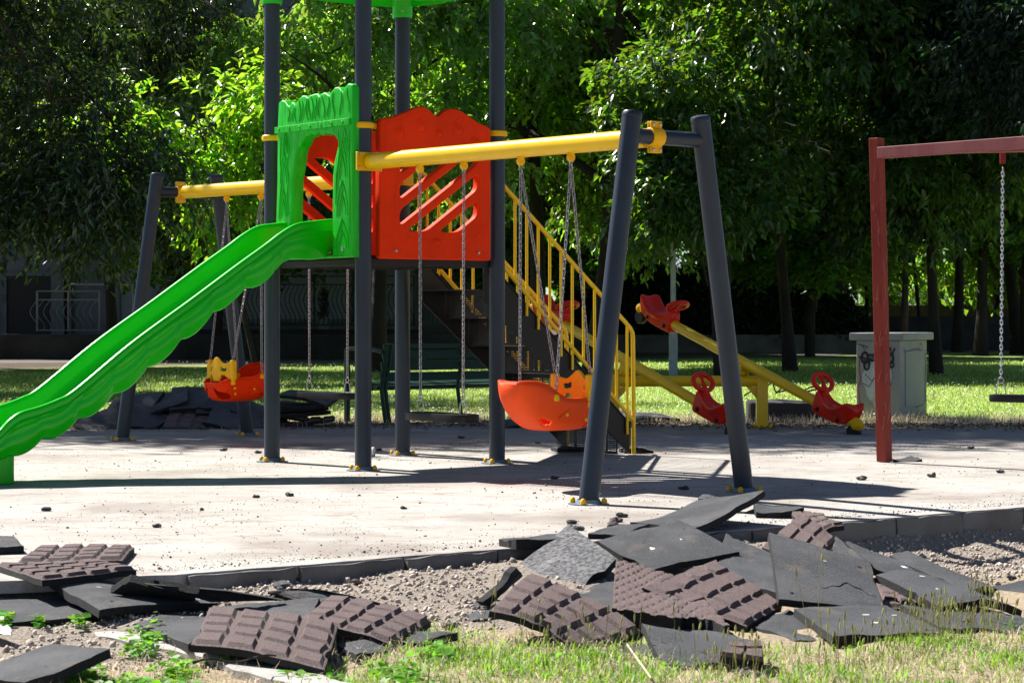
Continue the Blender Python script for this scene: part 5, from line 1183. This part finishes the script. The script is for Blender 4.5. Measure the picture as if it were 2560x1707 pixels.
blades('short_grass', x, y, fgz(x, y), RNG.uniform(.01, .035, n), RNG.uniform(.002, .004, n), 1.4, M['grass'], 'sparse short grass on the dry soil at the lower left', 'grass')
# broad leaved weeds
fan = [(0, 0, 0)]+[(math.sin(a)*(1+.10*math.cos(a*7)), .25+math.cos(a)*.85, .10*abs(math.sin(a*3.5))) for a in np.linspace(-2.5, 2.5, 10)]
fanv = np.array(fan); fanf = np.array([[0, i, i+1] for i in range(1, 10)])
spots = [(370, 1580, 60, 26, 55), (345, 1600, 60, 16, 45), (440, 1655, 70, 26, 110), (330, 1690, 150, 30, 320), (215, 1675, 60, 28, 110), (560, 1625, 30, 15, 24), (700, 1640, 60, 20, 90), (640, 1625, 45, 12, 36), (760, 1662, 50, 16, 60), (200, 1555, 22, 6, 26), (100, 1556, 20, 6, 20), (10, 1560, 18, 14, 30), (840, 1675, 36, 10, 32), (1090, 1615, 60, 22, 80), (980, 1650, 80, 26, 80), (1020, 1690, 80, 16, 60), (470, 1700, 80, 12, 80), (1010, 1668, 50, 16, 50)]
xs2, ys2 = [], []
for (px, py, wx, wy, k) in spots:
    for i in range(int(k*1.3)):
        a = random.gauss(0, .45); b = random.gauss(0, .45); p = G(px+a*wx, py+b*wy, -.09); xs2.append(p.x); ys2.append(p.y)
x = np.array(xs2); y = np.array(ys2); n = len(x)
x2, y2 = scatter(3300, -.6, 2.5, 5.95, 8.2, lambda x, y: front_d(x, y)*np.clip(fnoise(x, y, 5, 3)+.1, 0, 1)); x = np.concatenate([x, x2]); y = np.concatenate([y, y2]); n = len(x)
sz = RNG.uniform(.007, .019, n); sz[-len(x2):] *= .6
tilt = RNG.normal(0, .45, n); ct, st_ = np.cos(tilt), np.sin(tilt); z0_ = np.zeros(n); o1 = np.ones(n)
RX = np.stack([np.stack([o1, z0_, z0_], -1), np.stack([z0_, ct, -st_], -1), np.stack([z0_, st_, ct], -1)], -2)
o = inst(fanv, fanf, np.stack([x, y, gz(x, y)+RNG.uniform(.008, .045, n)], -1), sz[:, None]*np.ones((n, 3)), np.einsum('nij,njk->nik', rotz(RNG.uniform(0, 6.28, n)), RX), 'weed_leaves', M['clover']); tag(o, 'low round leaved weeds creeping over soil and kerb slab', 'weeds', kind='stuff')
# seed heads on stalks
def stalks(x, y, hh, name, label):
    V = []; Fc = []; V2 = []; F2 = []
    for i in range(len(x)):
        a = random.uniform(0, 6.28); ln = random.uniform(.0, .25)*hh[i]; b = Vector((x[i], y[i], float(gz(x[i], y[i]))))
        tp_ = b+Vector((math.cos(a)*ln, math.sin(a)*ln, hh[i])); mid = (b+tp_)/2+Vector((-math.sin(a), math.cos(a), 0))*.01
        w_ = .0010; o_ = len(V)
        for p in (b, mid, tp_): V += [p+Vector((w_, 0, 0)), p+Vector((-w_*.5, w_, 0)), p+Vector((-w_*.5, -w_, 0))]
        for s_ in (0, 3):
            for k in range(3): Fc.append((o_+s_+k, o_+s_+(k+1) % 3, o_+s_+3+(k+1) % 3, o_+s_+3+k))
        hl = random.uniform(.012, .030); r = random.uniform(.0028, .0045); dd = (tp_-mid).normalized(); o_ = len(V)
        e1 = dd.orthogonal().normalized(); e2 = dd.cross(e1)
        for (t, rr) in ((-.1, .5), (.25, 1), (.7, .8), (1, .15)):
            V += [tp_+dd*hl*t+r*rr*(math.cos(2*PI*k/6)*e1+math.sin(2*PI*k/6)*e2) for k in range(6)]
        for s_ in range(3):
            for k in range(6): Fc.append((o_+s_*6+k, o_+s_*6+(k+1) % 6, o_+s_*6+6+(k+1) % 6, o_+s_*6+6+k))
    o = raw(name, np.array([tuple(p) for p in V]), np.array(Fc), M['seed']); return tag(o, label, 'seed heads', kind='stuff')
X = []; Yv = []
for (px, py, wx, wy, k) in [(2380, 1600, 130, 20, 85), (2200, 1640, 160, 25, 40), (2460, 1560, 70, 20, 26), (1560, 1680, 60, 15, 7), (1830, 1690, 110, 16, 26), (1350, 1640, 90, 20, 14), (1560, 1650, 140, 14, 14), (2450, 1500, 40, 10, 8), (2040, 1655, 60, 20, 14)]:
    for i in range(k): p = G(px+random.gauss(0, .6)*wx, py+random.gauss(0, .6)*wy, -.13); X.append(p.x); Yv.append(p.y)
stalks(X, Yv, [random.uniform(.07, .17) for _ in X], 'seed_heads', 'pale green seed heads on thin stalks in front of the heap')
X = []; Yv = []
for (px, py) in ((2050, 1640), (2036, 1640), (1215, 1560), (1245, 1560), (1225, 1690), (1190, 1700)): p = G(px, py, -.13); X.append(p.x); Yv.append(p.y)
stalks(X, Yv, [.33, .28, .19, .17, .26, .2], 'tall_weed_stalks', 'tall thin weed stalks standing before the heap')
# small white and yellow flowers in the lawn
n = 5200; x = RNG.uniform(-9, 16, n); y = 22+RNG.uniform(0, 1, n)**1.4*26; k = np.abs(x) < y*.27+.5; x, y = x[k], y[k]; n = len(x)
hexv = np.array([(math.cos(a), math.sin(a), .0) for a in np.linspace(0, 2*PI, 7)[:-1]]+[(0, 0, .5)]); hexf = np.array([[i, (i+1) % 6, 6] for i in range(6)])
o = inst(hexv, hexf, np.stack([x, y, RNG.uniform(.035, .08, n)], -1), RNG.uniform(.007, .016, n)[:, None]*np.ones((n, 3)), rotz(RNG.uniform(0, 6, n)), 'clover_flowers', M['flower']); tag(o, 'tiny white clover flowers dotted through the lawn', 'flowers', kind='stuff')
# lawn
n = 330000; y = 21.2+RNG.uniform(0, 1, n)**1.5*31; x = RNG.uniform(-1, 1, n)*(y*.262+.6)
lim = 21.9+.8*np.exp(-((x-.3)/1.6)**2)+.3*np.sin(x*1.7)
dn = np.clip(.75+.6*fnoise(x, y, .55, 2)+.2*fnoise(x, y, 2.5, 4), .12, 1)*smooth(-.3, 1.1, y-lim)
dn = dn*np.where(y-.9*x > 49, 0, 1); k = RNG.uniform(size=n) < dn; x, y = x[k], y[k]; n = len(x)
blades('lawn', x, y, np.full(n, -.014), RNG.gamma(5, .008, n)+.008, RNG.uniform(.006, .012, n)*(y/26), 1.5, M['lawn'], 'sunlit mown lawn beyond the pad', 'lawn')
x = RNG.uniform(-6.5, 7, 16000); y = 21.6+RNG.normal(0, .55, 16000)+.7*np.exp(-((x-.3)/1.6)**2); n = len(x)
blades('border_grass', x, y, np.full(n, -.012), RNG.uniform(.03, .14, n), RNG.uniform(.003, .006, n), 1.5, M['straw'], 'dry yellow grass fringe along the back of the pad', 'dry grass')
# grass wisps below the concrete block and cabinet
# ---------------------------------------------------------------- trees
def leaf_arrays(cent, dirs, L_, wid, n_per, spread, droop, rng, ratio=.36, fold=.25):
    """cent (m,3) spray roots, dirs (m,3) spray directions, L_ spray length -> kite leaves"""
    m = len(cent); N = m*n_per
    t = rng.uniform(.05, 1, (m, n_per)); side = np.where(rng.uniform(size=(m, n_per)) < .5, -1., 1.)
    ax = dirs/np.linalg.norm(dirs, axis=1)[:, None]
    up = np.array([0, 0, 1.]); s_ = np.cross(ax, up); s_ /= (np.linalg.norm(s_, axis=1)[:, None]+1e-6)
    P = cent[:, None]+ax[:, None]*(t*L_)[..., None]+rng.normal(0, spread, (m, n_per, 3))
    P[..., 2] -= droop*(t**2)*L_
    D = ax[:, None]*.6+s_[:, None]*(side*rng.uniform(.3, 1, (m, n_per)))[..., None]+rng.normal(0, .35, (m, n_per, 3)); D[..., 2] -= rng.uniform(.1, .9, (m, n_per))
    D /= np.linalg.norm(D, axis=2)[..., None]
    Nn = rng.normal(0, .5, (m, n_per, 3)); Nn[..., 2] += 1.0; Nn -= D*(Nn*D).sum(-1, keepdims=True); Nn /= np.linalg.norm(Nn, axis=2)[..., None]
    Sd = np.cross(D, Nn); ll = wid*rng.uniform(.6, 1.25, (m, n_per))[..., None]; hw = ll*ratio*.5
    v0 = P; v2 = P+D*ll-Nn*ll*.10; mid = P+D*ll*.42
    v1 = mid+Sd*hw+Nn*hw*fold*2; v3 = mid-Sd*hw+Nn*hw*fold*2
    V = np.stack([v0, v1, v2, v3], 2).reshape(-1, 3)
    i = np.arange(N)*4; Fc = np.stack([np.stack([i, i+1, i+2], -1), np.stack([i, i+2, i+3], -1)], 1).reshape(-1, 3)
    return V, Fc
def shell_points(m, rng, rx, ry, rz, inner=.35):
    d = rng.normal(size=(m, 3)); d /= np.linalg.norm(d, axis=1)[:, None]; r = rng.uniform(inner**2, 1, m)**.5
    lump = 1+.18*np.sin(d[:, 0]*5+1)*np.cos(d[:, 1]*4+2)+.14*np.sin(d[:, 2]*7+d[:, 0]*3)
    return d*(r*lump)[:, None]*np.array([rx, ry, rz]), d
CR = {}
def crown_mesh(key, seed, lobes, n_sprays, n_per, wid, L_, mat_, droop=.3, ratio=.36, spread=.07):
    """lobes: list of (cx,cy,cz,rx,ry,rz,weight)"""
    rng = np.random.default_rng(seed); Vs = []; Fs = []; o = 0; tot = sum(l[6] for l in lobes)
    for (cx, cy, cz, rx, ry, rz, w_) in lobes:
        m = int(n_sprays*w_/tot); p, d = shell_points(m, rng, rx, ry, rz)
        # cluster: snap sprays toward boughs so that gaps open between them
        nb_ = max(6, m//30); b, _ = shell_points(nb_, rng, rx, ry, rz, .5); idx = rng.integers(0, nb_, m); mixf = rng.uniform(.2, .88, m)[:, None]
        p = p*(1-mixf)+b[idx]*mixf
        p = p+np.array([cx, cy, cz]); dd = d*.8+rng.normal(0, .5, (m, 3)); dd[:, 2] -= .25
        V, F_ = leaf_arrays(p, dd, L_, wid, n_per, spread, droop, rng, ratio)
        Vs.append(V); Fs.append(F_+o); o += len(V)
    ob = raw('crown', np.concatenate(Vs), np.concatenate(Fs), mat_); me = ob.data; bpy.data.objects.remove(ob); CR[key] = me; return me
def limbs(mb, base, h, r0, lobes, rng, lean=(0, 0), nl=10, twigs=26, fork=.35):
    b = Vector(base); topp = b+Vector((lean[0], lean[1], h)); pts = []
    for i in range(9):
        t = i/8; pts.append(b+(topp-b)*t+Vector((.10*h*.12*math.sin(t*4+rng.uniform(0, .6)), .08*h*.12*math.sin(t*5), 0)))
    rr = [r0*(1.35 if i == 0 else 1)*(1-.75*i/8) for i in range(9)]
    mb.tube(pts, rr, 12)
    for k in range(nl):
        t = fork+(1-fork)*k/nl*.95; p = b+(topp-b)*t; l = lobes[int(rng.integers(0, len(lobes)))]
        q = Vector((l[0]+rng.uniform(-.8, .8)*l[3], l[1]+rng.uniform(-.8, .8)*l[4], l[2]+rng.uniform(-.5, .7)*l[5]))
        m1 = p+(q-p)*.45+Vector((rng.uniform(-.3, .3), rng.uniform(-.3, .3), .12*(q-p).length)); r1 = r0*(1-.75*t)*.62
        pp = catmull([p, m1, q], 5); mb.tube(pp, [r1*(1-.85*i/(len(pp)-1)) for i in range(len(pp))], 8)
        for _ in range(twigs//nl+1):
            s_ = int(rng.integers(4, len(pp)-1)); a = Vector(pp[s_]); e = a+Vector((rng.normal(0, 1), rng.normal(0, 1), rng.normal(-.1, .6)))*.9
            mb.tube([a, (a+e)/2+Vector((0, 0, .12)), e], [r1*.3, r1*.2, .008], 5)
def tree(name, label, x, y, h, r0, key, lobes, seed, cat_='tree', lean=(0, 0), bark='bark', nl=10, twigs=26, rz=0, sc=1, fork=.35, group=None, coff=(0, 0, 0)):
    lobes = [(l[0]+coff[0], l[1]+coff[1], l[2]+coff[2])+tuple(l[3:]) for l in lobes]
    rng = np.random.default_rng(seed); t = thing(name, label, cat_, (x, y, -.03), rz, group); t.scale = (sc, sc, sc)
    mb = MB(); limbs(mb, (0, 0, 0), h, r0, lobes, rng, lean, nl, twigs, fork); build(mb, 'trunk', M[bark], t, ang=60)
    o = bpy.data.objects.new('crown', CR[key]); COL.objects.link(o); o.parent = t; o.location = coff
    return t
# maple-like crown of layered lobes (local coords, ground = 0)
LM = [(-2.6, -1.2, 5.2, 2.4, 2.0, 1.7, 1.1), (1.6, -1.6, 4.6, 2.6, 2.0, 1.6, 1.1), (0, 0, 6.6, 3.6, 3.0, 1.8, 1.6), (3.2, .4, 6.2, 2.2, 2.4, 1.6, 1.1), (-.6, -1.2, 7.8, 3.2, 2.2, 1.2, .8)]
crown_mesh('M1', 11, LM, 2100, 20, .205, .62, M['leafM'], ratio=.42)
LM2 = [(-2.2, -1.0, 4.3, 2.6, 2.0, 1.7, 1), (2.4, -.8, 3.8, 2.8, 2.2, 1.7, 1.1), (.2, -1.6, 6.2, 3.2, 2.2, 1.8, 1.3), (-1.5, 0, 8.2, 3.0, 3.0, 2.0, 1), (2.4, 0, 7.6, 2.8, 2.6, 1.6, 1), (.4, .4, 10.8, 4.4, 3.4, 1.6, 1.2)]  # high last lobe is out of view, added to shade the crown below
crown_mesh('M2', 12, LM2, 2600, 20, .20, .6, M['leafD'], ratio=.42)
LM3 = [(.2, -1.0, 6.8, 2.6, 1.6, 1.8, 1.4), (2.6, -.6, 6.9, 2.4, 1.5, 1.7, 1.2), (-1.8, -.6, 5.6, 1.8, 1.4, 1.6, .8), (1.4, -.6, 4.3, 2.0, 1.2, 1.2, .7)]
crown_mesh('M3', 21, LM3, 1000, 20, .21, .6, M['leafG'], ratio=.42)
LY = [(-.9, -.3, 3.9, 1.3, .9, 1.0, 1), (.5, -.2, 3.3, 1.1, .9, .9, .8), (.8, 0, 4.6, 1.2, .8, .9, .8)]
crown_mesh('Y1', 22, LY, 330, 18, .20, .5, M['leafM'], ratio=.42)
LL = [(0, 0, 6.4, 3.6, 2.4, 2.4, 1.5), (-1.5, -.6, 4.0, 3.0, 1.8, 1.7, 1.2), (1.9, -.8, 4.6, 1.9, 1.4, 1.7, .9), (.6, 0, 9.2, 4.0, 3.0, 2.2, 1.2), (-2.5, .6, 8.0, 3.0, 2.6, 2.4, 1)]
crown_mesh('L1', 13, LL, 2400, 24, .165, .55, M['leafL'], droop=.55, ratio=.30)
LR_ = [(0, 0, 5.4, 2.6, 2.4, 2.6, 1.5), (-.4, -.5, 8.4, 3.0, 2.6, 2.4, 1.2), (1.4, .3, 3.6, 2.0, 2.0, 1.6, .8)]
crown_mesh('R1', 14, LR_, 2000, 20, .17, .5, M['leafR'], ratio=.42)
LB = [(0, 0, 4.5, 4.2, 3.2, 3.4, 1.5), (-1, 0, 9.0, 4.6, 3.6, 3.6, 1.3), (1.5, .4, 13.0, 4.0, 3.4, 3.0, 1)]
crown_mesh('B1', 15, LB, 2300, 14, .34, .8, M['leafB'], ratio=.5, spread=.14)
LS = [(0, 0, 0, 7.6, 3.1, 1.9, 1)]
crown_mesh('S1', 16, [(0, 0, 0, 6.8, 3.0, 1.5, 1)], 1500, 16, .22, .8, M['leafL'], ratio=.42, spread=.12)
tree('maple_tree', 'big forked maple behind the stairs, sunlit leaves hanging over the swing', 1.5, 39.5, 8.5, .23, 'M1', LM, 101, rz=0, lean=(.7, .6), nl=12, fork=.30, coff=(.3, 4.4, .3))
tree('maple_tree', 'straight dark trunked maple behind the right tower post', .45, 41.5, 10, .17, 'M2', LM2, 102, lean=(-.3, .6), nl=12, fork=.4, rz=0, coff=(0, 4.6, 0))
tree('maple_tree', 'maple with glossy bright leaves behind the tower roof', -2.6, 41.0, 9.5, .16, 'M3', LM3, 103, rz=0, nl=10, sc=1.0)
crown_mesh('Y2', 23, [(-.5, -.3, 3.5, 1.3, .9, 1.2, 1), (.6, -.2, 3.4, 1.2, .8, 1.0, .9), (-.2, 0, 5.0, 1.5, .9, 1.2, 1.1)], 480, 18, .19, .5, M['leafD'], ratio=.42)
tree('young_maple', 'young maple with shade-toned leaves whose boughs hide the top of the lamp post', 3.5, 37.0, 4.6, .05, 'Y2', LY, 121, nl=6, lean=(-.4, 0), coff=(-.55, -.2, -.1))
tree('young_maple', 'young maple with backlit lime green leaves left of the door panel', -4.12, 35.0, 4.0, .05, 'Y1', LY, 119, nl=6, lean=(-1.0, 0), coff=(-1.15, 0, -.15))
tree('maple_tree', 'maple filling the middle right, dark limbs against lit leaves', 5.3, 41.5, 9, .12, 'M2', LM2, 104, rz=0.3, nl=14, lean=(-.8, 0), coff=(-.6, -1.6, .2))
tree('leaning_tree', 'slim leaning trunk in front of the hedge behind the frame leg', 4.95, 50, 9, .13, 'M1', LM, 105, rz=4.4, lean=(.9, 0), nl=9, sc=1.0)
tree('ash_tree', 'dark willowy leaved tree filling the upper left', -9.6, 31.5, 10, .22, 'L1', LL, 106, nl=12, twigs=40, coff=(1.5, 0, -1.0))
tree('ash_tree', 'dark hanging foliage left of the green door panel', -7.9, 43.0, 10, .12, 'L1', LL, 107, rz=2.1, nl=12, twigs=40)
tree('ash_tree', 'dark tree at the very left edge over the balcony', -13.4, 37.0, 10, .2, 'L1', LL, 108, rz=4.0, nl=10, sc=1.05, coff=(-2.0, -1.8, -.3))
tree('ash_tree', 'dark tree above the doorway of the flats at the left', -12.2, 46.0, 10, .2, 'L1', LL, 118, rz=1.0, nl=10, sc=1.1)
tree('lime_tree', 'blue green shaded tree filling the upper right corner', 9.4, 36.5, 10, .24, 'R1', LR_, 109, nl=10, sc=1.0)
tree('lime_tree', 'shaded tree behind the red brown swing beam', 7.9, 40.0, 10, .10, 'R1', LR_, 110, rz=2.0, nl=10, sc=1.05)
for k, (x, y, lb, sc) in enumerate([(-16, 68, 'tall park tree beyond the flats, far left', 1.0), (-9, 71, 'tall park tree beyond the flats, left of the slide top', 1.05), (-2.5, 72, 'tall park tree beyond the flats, behind the tower', 1.0), (4.2, 74, 'tall distant tree behind the forked maple', 1.1), (10.5, 72, 'tall distant tree right of the swing frame', 1.0), (17, 76, 'tall distant tree behind the red brown frame', 1.1), (23.5, 74, 'tall distant tree at the far right', 1.0), (0.5, 58, 'dense middle distance tree behind the tower panel', .9), (-7.5, 55, 'dense middle distance tree above the balcony railing', .9), (8.0, 58, 'dense middle distance tree behind the hedge', .9), (14.5, 61, 'dense middle distance tree at the right, above the low walls', .95)]):
    t = tree('park_tree', lb, x, y, 13, .14, 'B1', LB, 120+k, rz=k*1.3, nl=8, twigs=8, sc=sc, group='tall trees closing the background', fork=.3)
    if y < 65:
        t.location.z = 1.2 if x < 10 else 2.0; t.scale.z = .46
        tr = t.children[0]
        mb = MB(); mb.tube([(0, 0, -5), (0, 0, .4)], .16, 10); tr2 = build(mb, 'trunk', M['bark'], t)
# near shade trees, mostly above the picture: their crowns throw the dappled band on the pad
def shade_tree(label, bx, by, cx, cy, cz, rz_=0, seed=1, sc=1):
    t = thing('shade_tree', label, 'tree', (bx, by, 0)); mb = MB()
    top_ = Vector((cx-bx, cy-by, cz-.6)); mb.tube(catmull([(0, 0, 0), (.1, 0, cz*.35), (top_.x*.35, top_.y*.5, cz*.7), top_], 5), [.32]+[.27-.013*i for i in range(15)], 12)
    rng = np.random.default_rng(seed)
    for k in range(14):
        q = Vector((cx-bx+rng.uniform(-5, 5), cy-by+rng.uniform(-2, 2), cz+rng.uniform(-.8, .8))); a = Vector((top_.x*.4, top_.y*.55, cz*.75)); mb.tube(catmull([a, (a+q)/2+Vector((0, 0, .5)), q], 4), [.11, .10, .09, .08, .07, .055, .04, .03, .02], 7)
    build(mb, 'trunk', M['bark'], t, ang=60)
    o = bpy.data.objects.new('crown', CR['S1']); COL.objects.link(o); o.parent = t; o.location = (cx-bx, cy-by, cz); o.rotation_euler = (0, 0, rz_); o.scale = (sc, sc*.72, sc)
shade_tree('broad shade tree rooted left of the picture, its crown above the frame', -9.4, 26, -7.2, 25.5, 10.2, 0, 31, 1.1)
shade_tree('second shade tree whose crown hangs above the frame on the right', 9.6, 29, -.2, 26.9, 11.4, .08, 32, 1.15)
# a few turning leaves
rng = np.random.default_rng(5); V, Fc = leaf_arrays(np.array([tuple(W(2045+random.gauss(0, 14), 85+random.gauss(0, 10), 41.0)) for _ in range(10)]), rng.normal(size=(10, 3)), .25, .17, 7, .05, .3, rng, .5)
tag(raw('yellow_leaf_spray', V, Fc, M['leafY']), 'spray of yellow turned leaves in the upper right foliage', 'leaf spray')
# ---------------------------------------------------------------- hedge, walls, buildings
hg = thing('hedge', 'long dark clipped hedge behind the seesaw', 'hedge', (6.7, 66.5, 0))
rng = np.random.default_rng(8); m = 5200
pts = []; 
for _ in range(m):
    f_ = random.random()
    x = random.uniform(-5.2, 3.9); 
    zt = 2.45+.12*math.sin(x*1.7)+.1*math.sin(x*4.1)-(1.2*max(0, x-2.6)**1.4 if x > 2.6 else 0)
    if f_ < .72: pts.append((x, -1.2+random.uniform(-.15, .12), random.uniform(.55, zt)))
    else: pts.append((x, random.uniform(-1.2, 1.2), zt+random.uniform(-.15, .08)))
V, Fc = leaf_arrays(np.array(pts), rng.normal(size=(m, 3)), .22, .14, 12, .10, .2, rng, .5)
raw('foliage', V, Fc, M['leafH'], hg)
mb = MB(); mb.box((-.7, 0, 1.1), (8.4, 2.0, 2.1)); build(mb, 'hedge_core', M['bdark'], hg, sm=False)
def wallbox(name, label, x0, x1, y, z1, th, mt, cat_='wall', z0=-.03):
    mb = MB(); n = max(2, int((x1-x0)/1.5)); R = []
    for i in range(n+1):
        x = x0+(x1-x0)*i/n; j = .015*math.sin(i*3.1); R.append([(x, y, z0), (x, y+j, z1+j), (x, y+th, z1+j), (x, y+th, z0)])
    mb.grid(R, closed_v=True); mb.f += [(0, 1, 2, 3), (4*n+3, 4*n+2, 4*n+1, 4*n)]; mb.m += [0, 0]
    return tag(build(mb, name, M[mt], None, sm=False), label, cat_)
wallbox('planter_wall', 'low concrete planter wall along the foot of the hedge', 1.2, 10.6, 64.9, .53, .3, 'hwall')
wallbox('garden_wall', 'low dark garden wall below the balcony railing', -17, .2, 54.5, .62, .25, 'lwall')
wallbox('low_wall', 'low wall behind the cabinet with sun streaks, nearer of two', 10.4, 22, 70, 1.08, .4, 'lwall')
wallbox('boundary_wall', 'brown boundary wall at the far right behind the trunks', 8, 26, 80, 1.5, .3, 'lwall')
wallbox('gate_wall', 'pale wall panel beside the green gate', -.9, .25, 56.2, .9, .2, 'bwall')
# shaded path strip and forest floor
mb = MB(); R = [[(x, 50+.9*x*0+.4*math.sin(x*.6)+ (max(0, x)*1.15), -.008), (x, 53+.3*math.sin(x*.5)+(max(0, x)*1.2), -.008)] for x in np.linspace(-18, 19, 40)]
mb.grid(R); struct(build(mb, 'path', mat('grey gravel path', (.13, .11, .10), .95, var=.3, vs=2), None))
# apartment block
ab = thing('apartment_building', 'pale apartment block in deep shade behind the trees, with shutters and balconies', 'building', (-9, 60, 0))
def bb(c, d, name, mt, parent=ab, bv=0): mb = MB(); mb.box(c, d); return build(mb, name, M[mt], parent, sm=False, bevel=bv)
bb((0, 4, 7.5), (19, 7.6, 15), 'wall', 'bwall')  # unseen upper walls raised so the block's shadow covers the path
bb((0, 4, 15.2), (19.6, 8.2, .4), 'roof', 'hwall')
for x, z, w_, h_ in [(-4.2, 1.1, 1.7, 2.2), (3.0, 1.75, 2.9, 1.5), (5.6, 1.75, 1.5, 1.5), (-1.2, 1.7, 1.4, 1.8), (-6.5, 1.8, 1.2, 1.4)]+[(x, 4.9, 1.6, 1.5) for x in (-7, -3.5, 0, 3.5, 7)]+[(x, 7.9, 1.6, 1.5) for x in (-7, -3.5, 0, 3.5, 7)]:
    o = bb((x, .15, z), (w_, .12, h_), 'window', 'bdark' if h_ > 2 else 'shutter')
    mb = MB(); 
    for sx_ in (-1, 1): mb.box((x+sx_*(w_/2+.05), .10, z), (.10, .14, h_+.2))
    mb.box((x, .10, z+h_/2+.05), (w_, .14, .10)); mb.box((x, .06, z-h_/2-.05), (w_+.2, .24, .08)); build(mb, 'window_frame', M['bwall'], o, sm=False)
    if h_ < 2:
        mb = MB()
        for k in range(int(h_/.09)): mb.box((x, .082, z-h_/2+.045+k*.09), (w_-.02, .012, .07))
        build(mb, 'slats', M['shutter'], o, sm=False)
bb((-3.6, .0, 1.5), (.35, .3, 3), 'pilaster', 'bwall'); bb((1.1, .0, 1.6), (.4, .3, 3.2), 'pilaster', 'bwall')
bb((3.4, -1.0, .62), (6.2, 2.0, .2), 'balcony_slab', 'lwall')
def railing(name, label, x0, x1, y, z0, z1, mt, step=.125, belly=.10, r=.012, cat_='railing'):
    mb = MB()
    for z in (z0, z1, z1+.22): mb.box(((x0+x1)/2, y, z), (x1-x0, .03, .03))
    x = x0
    while x <= x1:
        mb.tube([(x+belly*math.sin(PI*t)*(-1 if belly > 0 else 1)*math.sin(PI*t)+.06*math.sin(2*PI*t), y-abs(belly)*1.6*math.sin(PI*t)**2, z0+(z1-z0)*t) for t in np.linspace(0, 1, 9)], r, 5); x += step
    for x in (x0, (x0+x1)/2, x1): mb.box((x, y, (z0+z1)/2+.1), (.05, .05, z1-z0+.25))
    return tag(build(mb, name, M[mt], None, sm=False), label, cat_)
railing('balcony_railing', 'dark green railing with bellied bars, seen under the tower deck', -7.9, -2.6, 57.4, .84, 1.92, 'rail')
railing('balcony_railing', 'white railing with curved bars below the hanging leaves at the left', -12.2, -10.6, 55.5, .72, 1.5, 'railw', .17, .12, .010)
mb = MB(); mb.tube([(-10.9, 53, 1.86), (-9.2, 53, 1.85)], .022, 8); mb.tube([(-9.72, 53, 1.85), (-9.72, 53, .0)], .02, 8); mb.tube([(-9.3, 53, 1.85), (-9.3, 53, .0)], .02, 8); tag(build(mb, 'washing_frame', M['railw'], None), 'white horizontal pipe frame in front of the flats at the left', 'frame')
gt = thing('garden_gate', 'dark green metal gate behind the bench', 'gate', (-1.75, 55.2, 0))
mb = MB(); mb.box((0, 0, .45), (1.25, .03, .85)); build(mb, 'gate_panel', M['rail'], gt, sm=False)
mb = MB()
for x in np.linspace(-.6, .6, 12): mb.tube([(x, 0, .87), (x, 0, 1.9)], .012, 6)
mb.box((0, 0, 1.88), (1.25, .03, .04)); mb.box((-.64, 0, .98), (.05, .05, 1.96)); mb.box((.64, 0, .98), (.05, .05, 1.96)); build(mb, 'gate_frame', M['rail'], gt, sm=False)
mb = MB(); R = [[(x, .03*math.sin(x*14), z) for z in np.linspace(0, .7, 6)] for x in np.linspace(0, .9, 16)]; mb.grid(R); o = build(mb, 'blue_cloth', M['bluecloth'], None, solid=.01); o.location = (-4.2, 57.2, 1.0); tag(o, 'blue cloth hanging on the balcony railing behind the rear post', 'cloth')
pp_ = thing('potted_plant', 'dark potted conifer on the balcony behind the railing', 'potted plant', (-5.05, 57.9, .73)); mb = MB(); mb.lathe([(.13, 0), (.18, .28), (.17, .28), (.12, .02)], n=16); build(mb, 'pot', M['railw'], pp_)
V, Fc = leaf_arrays(np.array([(random.gauss(0, .10)*(1-t), random.gauss(0, .1)*(1-t), .3+.75*t) for t in [random.random() for _ in range(90)]]), rng.normal(size=(90, 3)), .1, .07, 10, .03, .1, rng, .4); raw('foliage', V, Fc, M['leafH'], pp_)
# far right trunks and sunlit bushes
for k, (px, Y, r, brk, lb, sz_) in enumerate([(2255, 69, .13, 'barkr', 'sunlit reddish trunk right of the red brown post', (.1, 0)), (2392, 66, .17, 'bark', 'broad dark trunk in the middle of the right background', (0, 0)), (2447, 60, .17, 'bark', 'black trunk left of the bright zinc chain', (.05, 0)), (2545, 62, .20, 'bark', 'black leaning trunk at the right edge', (-1.2, 0)), (2160, 72, .09, 'bark', 'pale thin trunk between hedge end and red brown post', (.1, 0)), (2300, 72, .08, 'bark', 'thin dark leaning trunk right of the reddish one', (-.9, 0))]):
    x = (px-1280)/F*Y; t = thing('park_tree', lb, 'tree', (x, Y, 0), 0, 'trunks of the wood at the right'); mb = MB(); rng = np.random.default_rng(300+k)
    limbs(mb, (0, 0, 0), 9, r, [(0, 0, 9.0, 3, 2.4, 2.2, 1)], rng, sz_, 5, 10, .5); build(mb, 'trunk', M[brk], t, ang=60)
    o = bpy.data.objects.new('crown', CR['B1']); COL.objects.link(o); o.parent = t; o.location = (0, 0, 4.2 if k != 2 else 3.4); o.rotation_euler = (0, 0, k*2.0); o.scale = (.8, .8, .62)
for k, (px, Y, sc) in enumerate([(2240, 92, .25), (2330, 96, .28), (2420, 94, .30), (2500, 92, .26), (2180, 97, .24)]):
    t = thing('bush', ['sunlit bush beyond the boundary wall, left of the reddish trunk', 'sunlit bush beyond the boundary wall, between two trunks', 'sunlit bush beyond the wall, left of the chain', 'sunlit bush beyond the wall at the right edge', 'sunlit bush behind the hedge end'][k], 'bush', ((px-1280)/F*Y, Y, 0), k, 'sunlit bushes beyond the boundary wall')
    o = bpy.data.objects.new('foliage', CR['B1']); COL.objects.link(o); o.parent = t; o.scale = (sc, sc, sc*.85)
